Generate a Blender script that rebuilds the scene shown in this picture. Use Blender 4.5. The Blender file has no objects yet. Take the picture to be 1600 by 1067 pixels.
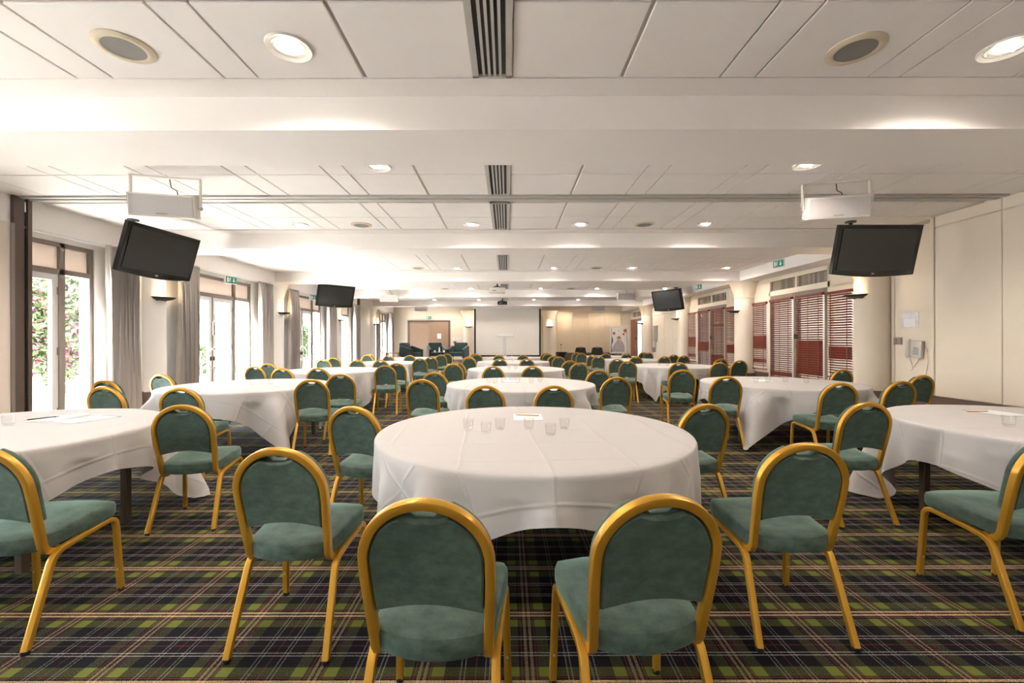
import bpy, bmesh, math, random
from mathutils import Matrix, Vector
random.seed(7)
PI = math.pi
sc = bpy.context.scene
C = sc.collection

# ------------------------------------------------------------------ camera
cam_d = bpy.data.cameras.new('camera')
cam = bpy.data.objects.new('camera', cam_d)
C.objects.link(cam)
cam_d.sensor_width = 36.0
cam_d.lens = 36.0 * 680.0 / 1600.0
cam_d.shift_x = 7.0 / 1600.0
cam_d.shift_y = -1.5 / 1600.0
cam_d.clip_start = 0.05
cam_d.clip_end = 300
cam.matrix_world = Matrix.Translation((0, 0, 1.331)) @ Matrix.Rotation(PI / 2, 4, 'X') @ Matrix.Rotation(-0.002, 4, 'Z')
sc.camera = cam

# ------------------------------------------------------------------ world, sun, exposure
w = bpy.data.worlds.new('world')
sc.world = w
w.use_nodes = True
bg = w.node_tree.nodes['Background']
bg.inputs[0].default_value = (0.86, 0.93, 1.0, 1)
bg.inputs[1].default_value = 11.0
sun_d = bpy.data.lights.new('sun', 'SUN')
sun_d.energy = 40.0
sun_d.angle = 0.01
sun_d.color = (1.0, 0.95, 0.86)
sun = bpy.data.objects.new('sun', sun_d)
C.objects.link(sun)
sun.rotation_euler = Vector((0.42, 0.80, -0.75)).to_track_quat('-Z', 'Y').to_euler()
sc.view_settings.view_transform = 'Standard'
sc.view_settings.look = 'None'
sc.view_settings.gamma = 1.0
sc.view_settings.use_curve_mapping = False
sc.view_settings.exposure = 1.6
LAMP = 22.5          # watts of one ceiling downlight
SCONCE = 3.0
CORRIDOR = 14.0

# ------------------------------------------------------------------ materials
MATS = {}
def nt_new(name):
    m = bpy.data.materials.new(name)
    m.use_nodes = True
    n = m.node_tree
    b = n.nodes['Principled BSDF']
    MATS[name] = m
    return m, n, b
def mat(name, col, rough=0.6, metal=0.0, noise=0.0, nscale=8.0, bump=0.0, bscale=60.0, spec=0.5, sheen=0.0, stretch=None, coat=0.0):
    m, n, b = nt_new(name)
    b.inputs['Base Color'].default_value = (*col, 1)
    b.inputs['Roughness'].default_value = rough
    b.inputs['Metallic'].default_value = metal
    b.inputs['Specular IOR Level'].default_value = spec
    if sheen: b.inputs['Sheen Weight'].default_value = sheen
    if coat: b.inputs['Coat Weight'].default_value = coat
    tc = n.nodes.new('ShaderNodeTexCoord')
    vec = tc.outputs['Object']
    if stretch:
        mp = n.nodes.new('ShaderNodeMapping')
        mp.inputs['Scale'].default_value = stretch
        n.links.new(vec, mp.inputs['Vector'])
        vec = mp.outputs['Vector']
    if noise:
        t = n.nodes.new('ShaderNodeTexNoise')
        t.inputs['Scale'].default_value = nscale
        t.inputs['Detail'].default_value = 5
        n.links.new(vec, t.inputs['Vector'])
        r = n.nodes.new('ShaderNodeMixRGB')
        r.inputs[1].default_value = (*[c * (1 - noise) for c in col], 1)
        r.inputs[2].default_value = (*[min(1, c * (1 + noise)) for c in col], 1)
        n.links.new(t.outputs['Fac'], r.inputs[0])
        n.links.new(r.outputs[0], b.inputs['Base Color'])
    if bump:
        t = n.nodes.new('ShaderNodeTexNoise')
        t.inputs['Scale'].default_value = bscale
        t.inputs['Detail'].default_value = 3
        n.links.new(vec, t.inputs['Vector'])
        bp = n.nodes.new('ShaderNodeBump')
        bp.inputs['Strength'].default_value = bump
        bp.inputs['Distance'].default_value = 0.01
        n.links.new(t.outputs['Fac'], bp.inputs['Height'])
        n.links.new(bp.outputs['Normal'], b.inputs['Normal'])
    return m
def emis(name, col, strength):
    m, n, b = nt_new(name)
    b.inputs['Base Color'].default_value = (*col, 1)
    b.inputs['Emission Color'].default_value = (*col, 1)
    b.inputs['Emission Strength'].default_value = strength
    return m
def glassmat(name, tint, refl=0.08):
    m = bpy.data.materials.new(name)
    m.use_nodes = True
    n = m.node_tree
    n.nodes.clear()
    o = n.nodes.new('ShaderNodeOutputMaterial')
    tr = n.nodes.new('ShaderNodeBsdfTransparent')
    tr.inputs[0].default_value = (*tint, 1)
    gl = n.nodes.new('ShaderNodeBsdfGlossy')
    gl.inputs['Roughness'].default_value = 0.02
    mx = n.nodes.new('ShaderNodeMixShader')
    lw = n.nodes.new('ShaderNodeLayerWeight')
    lw.inputs[0].default_value = 0.5
    pw_ = n.nodes.new('ShaderNodeMath'); pw_.operation = 'POWER'; pw_.inputs[1].default_value = 4.0
    fr = n.nodes.new('ShaderNodeMath'); fr.operation = 'MULTIPLY_ADD'; fr.inputs[1].default_value = 0.6; fr.inputs[2].default_value = refl * .5
    n.links.new(lw.outputs['Facing'], pw_.inputs[0]); n.links.new(pw_.outputs[0], fr.inputs[0])
    n.links.new(fr.outputs[0], mx.inputs[0])
    n.links.new(tr.outputs[0], mx.inputs[1])
    n.links.new(gl.outputs[0], mx.inputs[2])
    n.links.new(mx.outputs[0], o.inputs[0])
    MATS[name] = m
    return m

mat('wall_cream', (0.82, 0.73, 0.61), 0.75, noise=0.04, nscale=2.5, bump=0.05, bscale=120)
mat('wall_white', (0.88, 0.85, 0.825), 0.75, noise=0.03, nscale=3, bump=0.05, bscale=120)
mat('back_wall', (0.66, 0.54, 0.38), 0.7, noise=0.04, nscale=2)
mat('ceil_white', (0.92, 0.875, 0.85), 0.7, noise=0.02, nscale=2)
mat('ceil_tile', (0.91, 0.868, 0.845), 0.65, noise=0.025, nscale=5, bump=0.04, bscale=90)
mat('ceil_gap', (0.60, 0.56, 0.50), 0.8)
mat('dado', (0.16, 0.11, 0.085), 0.6, noise=0.15, nscale=6, stretch=(1, 1, 8))
mat('brown_post', (0.115, 0.078, 0.06), 0.5, noise=0.15, nscale=4)
mat('black_groove', (0.02, 0.018, 0.018), 0.6)
mat('taupe_frame', (0.24, 0.20, 0.17), 0.45)
mat('white_frame', (0.80, 0.79, 0.78), 0.35)
m = mat('beige_panel', (0.72, 0.64, 0.58), 0.7, noise=0.03, nscale=3)
n = m.node_tree; tl = n.nodes.new('ShaderNodeBsdfTranslucent'); tl.inputs[0].default_value = (0.8, 0.7, 0.62, 1)
mx = n.nodes.new('ShaderNodeMixShader'); mx.inputs[0].default_value = 0.12
n.links.new(n.nodes['Principled BSDF'].outputs[0], mx.inputs[1]); n.links.new(tl.outputs[0], mx.inputs[2]); n.links.new(mx.outputs[0], n.nodes['Material Output'].inputs[0])
mat('cream_wood', (0.84, 0.745, 0.62), 0.5, noise=0.03, nscale=4)
mat('brass', (0.70, 0.50, 0.18), 0.3, metal=0.9)
mat('steel', (0.62, 0.62, 0.62), 0.3, metal=0.9)
mat('grey_metal', (0.36, 0.35, 0.34), 0.45, metal=0.6)
mat('alu', (0.55, 0.53, 0.50), 0.5, metal=0.3)
mat('black', (0.012, 0.012, 0.012), 0.45)
mat('black_gloss', (0.015, 0.015, 0.016), 0.12)
mat('tv_screen', (0.030, 0.030, 0.029), 0.22, spec=0.6)
mat('gold', (0.60, 0.325, 0.035), 0.34, metal=0.55, noise=0.10, nscale=9, coat=0.15)
mat('table_leg', (0.10, 0.075, 0.05), 0.45, metal=0.4)
mat('plywood', (0.32, 0.22, 0.12), 0.6, noise=0.2, nscale=3, stretch=(1, 6, 1))
mat('curtain', (0.47, 0.43, 0.405), 0.65, noise=0.05, nscale=4, sheen=0.2)
mat('speaker_white', (0.78, 0.74, 0.68), 0.45)
mat('grille_white', (0.50, 0.48, 0.475), 0.6, noise=0.35, nscale=260)
mat('ring_cream', (0.72, 0.62, 0.46), 0.5)
mat('grille_grey', (0.27, 0.25, 0.23), 0.7, noise=0.4, nscale=320)
mat('teal', (0.007, 0.036, 0.037), 0.7, noise=0.3, nscale=10, sheen=0.25)
mat('wood_light', (0.42, 0.26, 0.13), 0.5, noise=0.15, nscale=5, stretch=(1, 8, 8))
mat('blind_red', (0.20, 0.034, 0.018), 0.4, noise=0.25, nscale=6, stretch=(1, 1, 30))
mat('door_brown', (0.34, 0.225, 0.155), 0.5, noise=0.12, nscale=3, stretch=(6, 6, 1))
mat('door_red', (0.20, 0.060, 0.035), 0.35, noise=0.25, nscale=3, stretch=(8, 8, 1))
mat('door_frame_dark', (0.13, 0.085, 0.06), 0.5)
mat('paper', (0.85, 0.85, 0.87), 0.6)
mat('plastic_wallet', (0.72, 0.72, 0.76), 0.15, noise=0.3, nscale=14)
mat('phone_grey', (0.66, 0.63, 0.59), 0.4)
mat('exit_green', (0.01, 0.28, 0.17), 0.4)
mat('exit_white', (0.85, 0.87, 0.85), 0.4)
mat('screen_cloth', (0.86, 0.82, 0.76), 0.8)
mat('orange_pencil', (0.75, 0.28, 0.07), 0.4)
mat('pencil_wood', (0.70, 0.50, 0.30), 0.6)
mat('stone_terrace', (0.72, 0.68, 0.62), 0.8, noise=0.1, nscale=2)
mat('white_render', (0.85, 0.83, 0.80), 0.85)
mat('pool_water', (0.006, 0.022, 0.026), 0.5, spec=0.05)
mat('pool_coping', (0.72, 0.66, 0.58), 0.7)
mat('leaf', (0.030, 0.055, 0.012), 0.55, noise=0.5, nscale=2.5)
mat('leaf_dark', (0.07, 0.15, 0.03), 0.55, noise=0.5, nscale=2.5)
mat('flower', (0.20, 0.035, 0.075), 0.6, noise=0.3, nscale=5)
mat('bark', (0.20, 0.13, 0.08), 0.8, noise=0.3, nscale=8)
mat('corridor_wall', (0.75, 0.70, 0.64), 0.7, noise=0.05, nscale=2)
mat('corridor_floor', (0.30, 0.25, 0.2), 0.5)
mat('dark_cloth', (0.012, 0.013, 0.02), 0.8)
mat('mesh_black', (0.02, 0.02, 0.022), 0.6)
mat('acrylic_white', (0.78, 0.77, 0.74), 0.15)
mat('stage_front', (0.80, 0.76, 0.70), 0.6)
mat('stage_top', (0.12, 0.10, 0.09), 0.8)
mat('skirting', (0.10, 0.065, 0.05), 0.5)
mat('poster_white', (0.80, 0.78, 0.76), 0.5)
mat('poster_red', (0.55, 0.10, 0.06), 0.5)
mat('poster_grey', (0.42, 0.38, 0.42), 0.5, noise=0.3, nscale=12)
mat('poster_dark', (0.12, 0.07, 0.07), 0.5)
mat('poster_skin', (0.55, 0.36, 0.25), 0.5)
glassmat('window_glass', (0.97, 0.985, 1.0))
glassmat('clear_glass', (0.985, 0.987, 0.987), .10)
emis('lamp_glow', (1.0, 0.93, 0.82), 14.0)
emis('sconce_glow', (1.0, 0.78, 0.45), 2.5)
emis('corridor_lamp', (1.0, 0.95, 0.88), 2.0)
m, n, b = nt_new('lamp_reflector')
b.inputs['Base Color'].default_value = (0.95, 0.92, 0.87, 1); b.inputs['Roughness'].default_value = 0.25; b.inputs['Metallic'].default_value = 0.6

# mottled green velvet
m, n, b = nt_new('velvet')
tc = n.nodes.new('ShaderNodeTexCoord')
mp = n.nodes.new('ShaderNodeMapping'); mp.inputs['Scale'].default_value = (1, 1, 1.6)
t1 = n.nodes.new('ShaderNodeTexNoise'); t1.inputs['Scale'].default_value = 16; t1.inputs['Detail'].default_value = 8; t1.inputs['Roughness'].default_value = 0.7
rp = n.nodes.new('ShaderNodeValToRGB')
rp.color_ramp.elements[0].position = 0.30; rp.color_ramp.elements[0].color = (0.025, 0.047, 0.036, 1)
rp.color_ramp.elements[1].position = 0.72; rp.color_ramp.elements[1].color = (0.078, 0.128, 0.098, 1)
n.links.new(tc.outputs['Object'], mp.inputs['Vector']); n.links.new(mp.outputs[0], t1.inputs['Vector'])
n.links.new(t1.outputs['Fac'], rp.inputs[0]); n.links.new(rp.outputs[0], b.inputs['Base Color'])
b.inputs['Roughness'].default_value = 0.75; b.inputs['Sheen Weight'].default_value = 0.5
b.inputs['Sheen Roughness'].default_value = 0.4; b.inputs['Sheen Tint'].default_value = (0.5, 0.85, 0.72, 1)
bp = n.nodes.new('ShaderNodeBump'); bp.inputs['Strength'].default_value = 0.12; bp.inputs['Distance'].default_value = 0.004
n.links.new(t1.outputs['Fac'], bp.inputs['Height']); n.links.new(bp.outputs['Normal'], b.inputs['Normal'])

# white linen with ironed creases (UV = flat cloth in metres)
m, n, b = nt_new('linen')
b.inputs['Base Color'].default_value = (0.56, 0.537, 0.528, 1); b.inputs['Roughness'].default_value = 0.8
uv = n.nodes.new('ShaderNodeTexCoord')
sx = n.nodes.new('ShaderNodeSeparateXYZ')
nz = n.nodes.new('ShaderNodeTexNoise'); nz.inputs['Scale'].default_value = 1.6
add = n.nodes.new('ShaderNodeVectorMath'); add.operation = 'MULTIPLY_ADD'
add.inputs[1].default_value = (0.05, 0.05, 0.05)
n.links.new(uv.outputs['UV'], nz.inputs['Vector']); n.links.new(nz.outputs['Color'], add.inputs[0]); n.links.new(uv.outputs['UV'], add.inputs[2])
n.links.new(add.outputs[0], sx.inputs[0])
outs = []
for ax, per in ((0, 0.42), (1, 0.36)):
    pp = n.nodes.new('ShaderNodeMath'); pp.operation = 'PINGPONG'; pp.inputs[1].default_value = per / 2
    n.links.new(sx.outputs[ax], pp.inputs[0])
    mr = n.nodes.new('ShaderNodeMapRange'); mr.inputs[1].default_value = 0.0; mr.inputs[2].default_value = 0.014; mr.inputs[3].default_value = 1.0; mr.inputs[4].default_value = 0.0
    n.links.new(pp.outputs[0], mr.inputs[0]); outs.append(mr.outputs[0])
mxx = n.nodes.new('ShaderNodeMath'); mxx.operation = 'MAXIMUM'
n.links.new(outs[0], mxx.inputs[0]); n.links.new(outs[1], mxx.inputs[1])
wr = n.nodes.new('ShaderNodeTexNoise'); wr.inputs['Scale'].default_value = 3.5; wr.inputs['Detail'].default_value = 4
n.links.new(uv.outputs['UV'], wr.inputs['Vector'])
ad = n.nodes.new('ShaderNodeMath'); ad.operation = 'MULTIPLY_ADD'; ad.inputs[1].default_value = 1.3
n.links.new(wr.outputs['Fac'], ad.inputs[0]); n.links.new(mxx.outputs[0], ad.inputs[2])
bp = n.nodes.new('ShaderNodeBump'); bp.inputs['Strength'].default_value = 0.35; bp.inputs['Distance'].default_value = 0.010
n.links.new(ad.outputs[0], bp.inputs['Height']); n.links.new(bp.outputs['Normal'], b.inputs['Normal'])

# tartan carpet
def ramp_sett(n, src, stops):
    r = n.nodes.new('ShaderNodeValToRGB'); cr = r.color_ramp; cr.interpolation = 'CONSTANT'
    while len(cr.elements) > 1: cr.elements.remove(cr.elements[0])
    cr.elements[0].position = 0.0; cr.elements[0].color = (*stops[0][1], 1)
    for p, c in stops[1:]:
        e = cr.elements.new(p); e.color = (*c, 1)
    n.links.new(src, r.inputs[0])
    return r.outputs[0]
m, n, b = nt_new('tartan')
tc = n.nodes.new('ShaderNodeTexCoord'); sx = n.nodes.new('ShaderNodeSeparateXYZ')
n.links.new(tc.outputs['Object'], sx.inputs[0])
K = (0.007, 0.006, 0.009); O = (0.074, 0.080, 0.028); CR = (0.62, 0.46, 0.27); RD = (0.16, 0.03, 0.035); WH = (0.36, 0.34, 0.32)
SETT = [(0, O), (.115, K), (.135, RD), (.15, K), (.17, CR), (.20, K), (.225, CR), (.255, K), (.275, RD), (.29, K), (.30, O), (.415, K),
        (.56, WH), (.572, K), (.60, WH), (.612, K), (.70, RD), (.712, K), (.79, WH), (.802, K), (.83, WH), (.842, K)]
dim = {CR: (0.30, 0.22, 0.13), WH: (0.22, 0.21, 0.20), O: (0.062, 0.065, 0.030)}
SETT_X = [(p, dim.get(c_, c_)) for p, c_ in SETT]
cols = []; masks = []
for ax, off in ((0, 0.005), (1, 0.125)):
    a1 = n.nodes.new('ShaderNodeMath'); a1.operation = 'ADD'; a1.inputs[1].default_value = 40 * 0.43 + off
    n.links.new(sx.outputs[ax], a1.inputs[0])
    d = n.nodes.new('ShaderNodeMath'); d.operation = 'DIVIDE'; d.inputs[1].default_value = 0.43
    n.links.new(a1.outputs[0], d.inputs[0])
    f = n.nodes.new('ShaderNodeMath'); f.operation = 'FRACT'; n.links.new(d.outputs[0], f.inputs[0])
    cols.append(ramp_sett(n, f.outputs[0], SETT_X if ax == 0 else SETT))
    masks.append(ramp_sett(n, f.outputs[0], [(0, (1, 1, 1)), (.115, (0, 0, 0)), (.30, (1, 1, 1)), (.415, (0, 0, 0))]))
st = n.nodes.new('ShaderNodeTexNoise'); st.inputs['Scale'].default_value = 260; st.inputs['Detail'].default_value = 1
n.links.new(tc.outputs['Object'], st.inputs['Vector'])
th = n.nodes.new('ShaderNodeMapRange'); th.inputs[1].default_value = 0.42; th.inputs[2].default_value = 0.58; th.inputs[3].default_value = 0.16; th.inputs[4].default_value = 0.98
n.links.new(st.outputs['Fac'], th.inputs[0])
mx = n.nodes.new('ShaderNodeMixRGB'); n.links.new(th.outputs[0], mx.inputs[0]); n.links.new(cols[0], mx.inputs[1]); n.links.new(cols[1], mx.inputs[2])
mm = n.nodes.new('ShaderNodeMath'); mm.operation = 'MULTIPLY'; n.links.new(masks[0], mm.inputs[0]); n.links.new(masks[1], mm.inputs[1])
m8 = n.nodes.new('ShaderNodeMath'); m8.operation = 'MULTIPLY'; m8.inputs[1].default_value = 0.85; n.links.new(mm.outputs[0], m8.inputs[0])
lime = n.nodes.new('ShaderNodeMixRGB'); lime.inputs[2].default_value = (0.155, 0.180, 0.030, 1); n.links.new(m8.outputs[0], lime.inputs[0]); n.links.new(mx.outputs[0], lime.inputs[1])
n.links.new(lime.outputs[0], b.inputs['Base Color'])
b.inputs['Roughness'].default_value = 0.95; b.inputs['Specular IOR Level'].default_value = 0.15
bp = n.nodes.new('ShaderNodeBump'); bp.inputs['Strength'].default_value = 0.4; bp.inputs['Distance'].default_value = 0.004
n.links.new(st.outputs['Fac'], bp.inputs['Height']); n.links.new(bp.outputs['Normal'], b.inputs['Normal'])

# striped vertical blind behind the transom lights
m, n, b = nt_new('stripe_blind')
tc = n.nodes.new('ShaderNodeTexCoord'); sx = n.nodes.new('ShaderNodeSeparateXYZ'); n.links.new(tc.outputs['Object'], sx.inputs[0])
s2 = n.nodes.new('ShaderNodeMath'); s2.operation = 'MULTIPLY'; s2.inputs[1].default_value = 15.0; n.links.new(sx.outputs[1], s2.inputs[0])
fl = n.nodes.new('ShaderNodeMath'); fl.operation = 'FLOOR'; n.links.new(s2.outputs[0], fl.inputs[0])
wn = n.nodes.new('ShaderNodeTexWhiteNoise'); wn.noise_dimensions = '1D'; n.links.new(fl.outputs[0], wn.inputs['W'])
r = n.nodes.new('ShaderNodeMixRGB'); r.inputs[1].default_value = (0.10, 0.075, 0.05, 1); r.inputs[2].default_value = (0.42, 0.32, 0.22, 1)
n.links.new(wn.outputs['Value'], r.inputs[0]); n.links.new(r.outputs[0], b.inputs['Base Color'])

# ------------------------------------------------------------------ mesh helpers
class MB:
    def __init__(s): s.v = []; s.f = []; s.uv = None
    def quadloops(s, loops, closed=True, cap0=False, cap1=False):
        base = len(s.v); n = len(loops[0])
        for L in loops: s.v += [tuple(p) for p in L]
        for i in range(len(loops) - 1):
            for j in range(n if closed else n - 1):
                k = (j + 1) % n
                s.f.append((base + i * n + j, base + i * n + k, base + (i + 1) * n + k, base + (i + 1) * n + j))
        if cap0: s.f.append(tuple(base + j for j in reversed(range(n))))
        if cap1: s.f.append(tuple(base + (len(loops) - 1) * n + j for j in range(n)))
        return s
    def box(s, x0, x1, y0, y1, z0, z1, M=None):
        p = [(x0, y0, z0), (x1, y0, z0), (x1, y1, z0), (x0, y1, z0), (x0, y0, z1), (x1, y0, z1), (x1, y1, z1), (x0, y1, z1)]
        if M is not None: p = [tuple(M @ Vector(q)) for q in p]
        k = len(s.v); s.v += p
        s.f += [tuple(k + i for i in q) for q in ((0, 3, 2, 1), (4, 5, 6, 7), (0, 1, 5, 4), (1, 2, 6, 5), (2, 3, 7, 6), (3, 0, 4, 7))]
        return s
    def rbox(s, x0, x1, y0, y1, z0, z1, r=0.01, M=None, seg=2):
        bm = bmesh.new()
        bmesh.ops.create_cube(bm, size=1)
        for q in bm.verts:
            q.co = ((x0 + x1) / 2 + q.co.x * (x1 - x0), (y0 + y1) / 2 + q.co.y * (y1 - y0), (z0 + z1) / 2 + q.co.z * (z1 - z0))
        bmesh.ops.bevel(bm, geom=bm.edges[:], offset=r, segments=seg, profile=0.5, affect='EDGES')
        k = len(s.v); bm.verts.index_update()
        for q in bm.verts: s.v.append(tuple(M @ q.co) if M is not None else tuple(q.co))
        for fc in bm.faces: s.f.append(tuple(k + q.index for q in fc.verts))
        bm.free()
        return s
    def lathe(s, prof, n=24, c=(0, 0, 0), a0=0, a1=2 * PI, M=None, caps=True):
        full = abs(a1 - a0 - 2 * PI) < 1e-6
        loops = []
        for r, z in prof:
            L = []
            for i in range(n if full else n + 1):
                a = a0 + (a1 - a0) * i / n
                q = Vector((c[0] + r * math.cos(a), c[1] + r * math.sin(a), c[2] + z))
                L.append(tuple(M @ q) if M is not None else tuple(q))
            loops.append(L)
        s.quadloops(loops, closed=full, cap0=caps and prof[0][0] > 1e-6, cap1=caps and prof[-1][0] > 1e-6)
        return s
    def tube(s, path, sw, sh=None, n=8, up=(0, 0, 1), square=False, caps=True):
        """sweep an (rounded) rectangle / ellipse of half sizes sw, sh; sw lies along 'side' = up x dir"""
        sh = sw if sh is None else sh
        P = [Vector(p) for p in path]; loops = []
        prev = None
        for i, p in enumerate(P):
            d = ((P[i] - P[i - 1]).normalized() if i else Vector((0, 0, 0))) + ((P[i + 1] - P[i]).normalized() if i < len(P) - 1 else Vector((0, 0, 0)))
            d.normalize()
            u = Vector(up[i] if isinstance(up[0], (tuple, Vector)) else up)
            side = u.cross(d)
            if side.length < 1e-4: side = prev or Vector((1, 0, 0))
            side.normalize(); nn = d.cross(side).normalized(); prev = side
            L = []
            for k in range(n):
                a = 2 * PI * (k + 0.5) / n
                ca, sa = math.cos(a), math.sin(a)
                if square:
                    e = 0.35
                    ca = math.copysign(abs(ca) ** e, ca); sa = math.copysign(abs(sa) ** e, sa)
                L.append(p + side * (ca * sw) + nn * (sa * sh))
            loops.append(L)
        s.quadloops(loops, cap0=caps, cap1=caps)
        return s
    def prism(s, poly, z0, z1, M=None):
        a = [(x, y, z0) for x, y in poly]; b_ = [(x, y, z1) for x, y in poly]
        if M is not None: a = [tuple(M @ Vector(q)) for q in a]; b_ = [tuple(M @ Vector(q)) for q in b_]
        s.quadloops([a, b_], cap0=True, cap1=True)
        return s
    def mesh(s, name, mt, smooth=False):
        me = bpy.data.meshes.new(name)
        me.from_pydata(s.v, [], s.f); me.validate()
        bm = bmesh.new(); bm.from_mesh(me); bmesh.ops.recalc_face_normals(bm, faces=bm.faces[:]); bm.to_mesh(me); bm.free()
        if mt: me.materials.append(MATS[mt])
        if smooth:
            for p in me.polygons: p.use_smooth = True
            try: me.set_sharp_from_angle(angle=math.radians(40))
            except Exception: pass
        return me
    def build(s, name, mt, parent=None, smooth=False):
        return link(name, s.mesh(name, mt, smooth), parent)
def link(name, me, parent=None, loc=None, rz=0):
    o = bpy.data.objects.new(name, me)
    C.objects.link(o)
    if parent: o.parent = parent
    if loc: o.location = loc
    if rz: o.rotation_euler = (0, 0, rz)
    return o
def tag(o, label=None, cat=None, group=None, kind=None):
    if label: o['label'] = label
    if cat: o['category'] = cat
    if group: o['group'] = group
    if kind: o['kind'] = kind
    return o
def thing(name, label, cat, loc=(0, 0, 0), rz=0, group=None):
    o = bpy.data.objects.new(name, None); C.objects.link(o)
    o.empty_display_size = 0.1
    o.location = loc; o.rotation_euler = (0, 0, rz)
    return tag(o, label, cat, group)
def struct(name, label=None, parent=None):
    o = bpy.data.objects.new(name, None); C.objects.link(o)
    o.empty_display_size = 0.1
    return tag(o, label, None, None, 'structure')
def dup(root, loc, rz, label, group=None, deep=True):
    r = root.copy(); C.objects.link(r); r.location = loc; r.rotation_euler = (0, 0, rz); r['label'] = label
    if group: r['group'] = group
    for ch in list(root.children):
        c = ch.copy(); C.objects.link(c); c.parent = r
        if deep:
            for g in list(ch.children):
                d = g.copy(); C.objects.link(d); d.parent = c
    return r
def S(o, label): return tag(o, label, None, None, 'structure')
def text_mesh(txt, size, mt):
    cu = bpy.data.curves.new('text', 'FONT'); cu.body = txt; cu.size = size; cu.align_x = 'CENTER'; cu.align_y = 'CENTER'; cu.extrude = 0.001
    o = bpy.data.objects.new('text_tmp', cu); C.objects.link(o)
    dg = bpy.context.evaluated_depsgraph_get(); dg.update()
    me = bpy.data.meshes.new_from_object(o.evaluated_get(dg))
    bpy.data.objects.remove(o); me.materials.clear(); me.materials.append(MATS[mt])
    return me

# ------------------------------------------------------------------ dimensions
XL, XR = -5.92, 6.27           # window wall (left) and glazed wall (right)
Y0, Y1 = -2.6, 22.1            # rear wall behind the camera, stage wall
ZC, ZB = 3.046, 2.808          # ceiling, beam soffit
COL = [3.385 + 3.9 * k for k in range(-1, 5)]
BEAM = [3.05 + 3.9 * k for k in range(-1, 5)]

# ------------------------------------------------------------------ floor and ceiling
S(MB().box(-6.2, 6.5, Y0 - .2, Y1 + .2, -0.12, 0).build('floor', 'tartan'), 'dark tartan carpet with lime and cream lines over the whole room')
ceiling = S(MB().box(-6.2, 6.5, Y0 - .2, Y1 + .2, ZC + .012, ZC + .2).build('ceiling', 'ceil_gap'), 'white panelled ceiling with grooves between the panels')
# panels: columns of panels, some pairs parted by a plain wider strip
EDGES = []
x = 0.03
for wdt, gap in ((.71, .012), (.635, .0), (.23, .0), (.735, .0), (.21, .0), (.735, .0), (.21, .0), (.735, .0), (.21, .0), (.735, 0), (.21, 0), (.6, 0)):
    EDGES.append((x, x + wdt)); x += wdt + gap
xs_r = [e for e in EDGES if e[0] < 6.2]
x = -0.215; xs_l = []
for wdt, gap in ((.70, .012), (.69, .0), (.22, .0), (.725, .0), (.235, .0), (.735, .0), (.21, .0), (.735, .0), (.21, .0), (.735, 0), (.5, 0)):
    xs_l.append((x - wdt, x)); x -= wdt + gap
COLS = [e for e in xs_l + xs_r]
ROWS = [(1.56, 2.19), (2.20, 2.84), (3.86, 4.48), (4.49, 5.11), (5.42, 6.03), (6.04, 6.67)]
for k in (1, 2):
    ROWS += [(y + 3.9 * k - (.0 if True else 0), y2 + 3.9 * k) for y, y2 in ((3.86, 4.48), (4.49, 5.11), (5.12, 5.74), (5.75, 6.37))]
    ROWS += [(6.38 + 3.9 * k, 6.67 + 3.9 * k)]
cache = {}
def tile_mesh(wd, ln):
    key = (round(wd, 3), round(ln, 3))
    if key not in cache:
        cache[key] = MB().rbox(-wd / 2, wd / 2, -ln / 2, ln / 2, 0, .016, .004, seg=1).mesh('ceiling_panel', 'ceil_tile')
    return cache[key]
for ya, yb in ROWS:
    ym = (ya + yb) / 2
    for xa, xb in COLS:
        if min(abs(xa), abs(xb)) > 1.28 * yb and abs(xa) > 1.2 * yb: continue
        if xa < -6.0 or xb > 6.3: continue
        link('ceiling_panel', tile_mesh(xb - xa - .012, yb - ya - .008), ceiling, ((xa + xb) / 2, ym, ZC - .004))
far = MB()
for k in (3, 4):
    for i in range(5):
        ya = 3.86 + 3.9 * k + .62 * i; yb = min(ya + .61, 6.67 + 3.9 * k)
        if k == 4: yb = min(ya + .61, 22.0)
        if yb - ya < .1: continue
        for xa, xb in COLS:
            if xa > -6.0 and xb < 6.3: far.box(xa + .006, xb - .006, ya, yb, ZC - .004, ZC + .012)
tag(far.build('distant_panels', 'ceil_tile', ceiling), kind='stuff')
# plain ceiling margins beside the beams
mg = MB()
for bb in BEAM:
    mg.box(-6.1, 6.4, bb - .205, bb + .02, ZC - .003, ZC + .013)
    mg.box(-6.1, 6.4, bb + .65, bb + .80, ZC - .003, ZC + .013)
mg.build('margin_strip', 'ceil_white', ceiling)
# beams
for i, bb in enumerate(BEAM):
    m_ = MB(); m_.box(-6.1, 6.4, bb, bb + .33, ZB, ZC + .01); m_.box(-6.1, 6.4, bb + .33, bb + .67, ZB + .022, ZC + .01)
    S(m_.build('trim_%d' % (i + 1), 'ceil_white'), 'wide white ceiling beam across the room')
# partition tracks
for k, yy in enumerate((5.2, 16.9)):
    t = struct('trim_%d' % (10 + k), 'dark metal track of a folding partition across the ceiling')
    MB().box(-5.75, 5.92, yy - .075, yy - .022, ZC - .022, ZC + .012).build('track_rail', 'alu', t)
    MB().box(-5.75, 5.92, yy - .022, yy + .022, ZC - .006, ZC + .012).build('track_slot', 'black_groove', t)
    MB().box(-5.75, 5.92, yy + .022, yy + .075, ZC - .022, ZC + .012).build('track_rail', 'alu', t)
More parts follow.
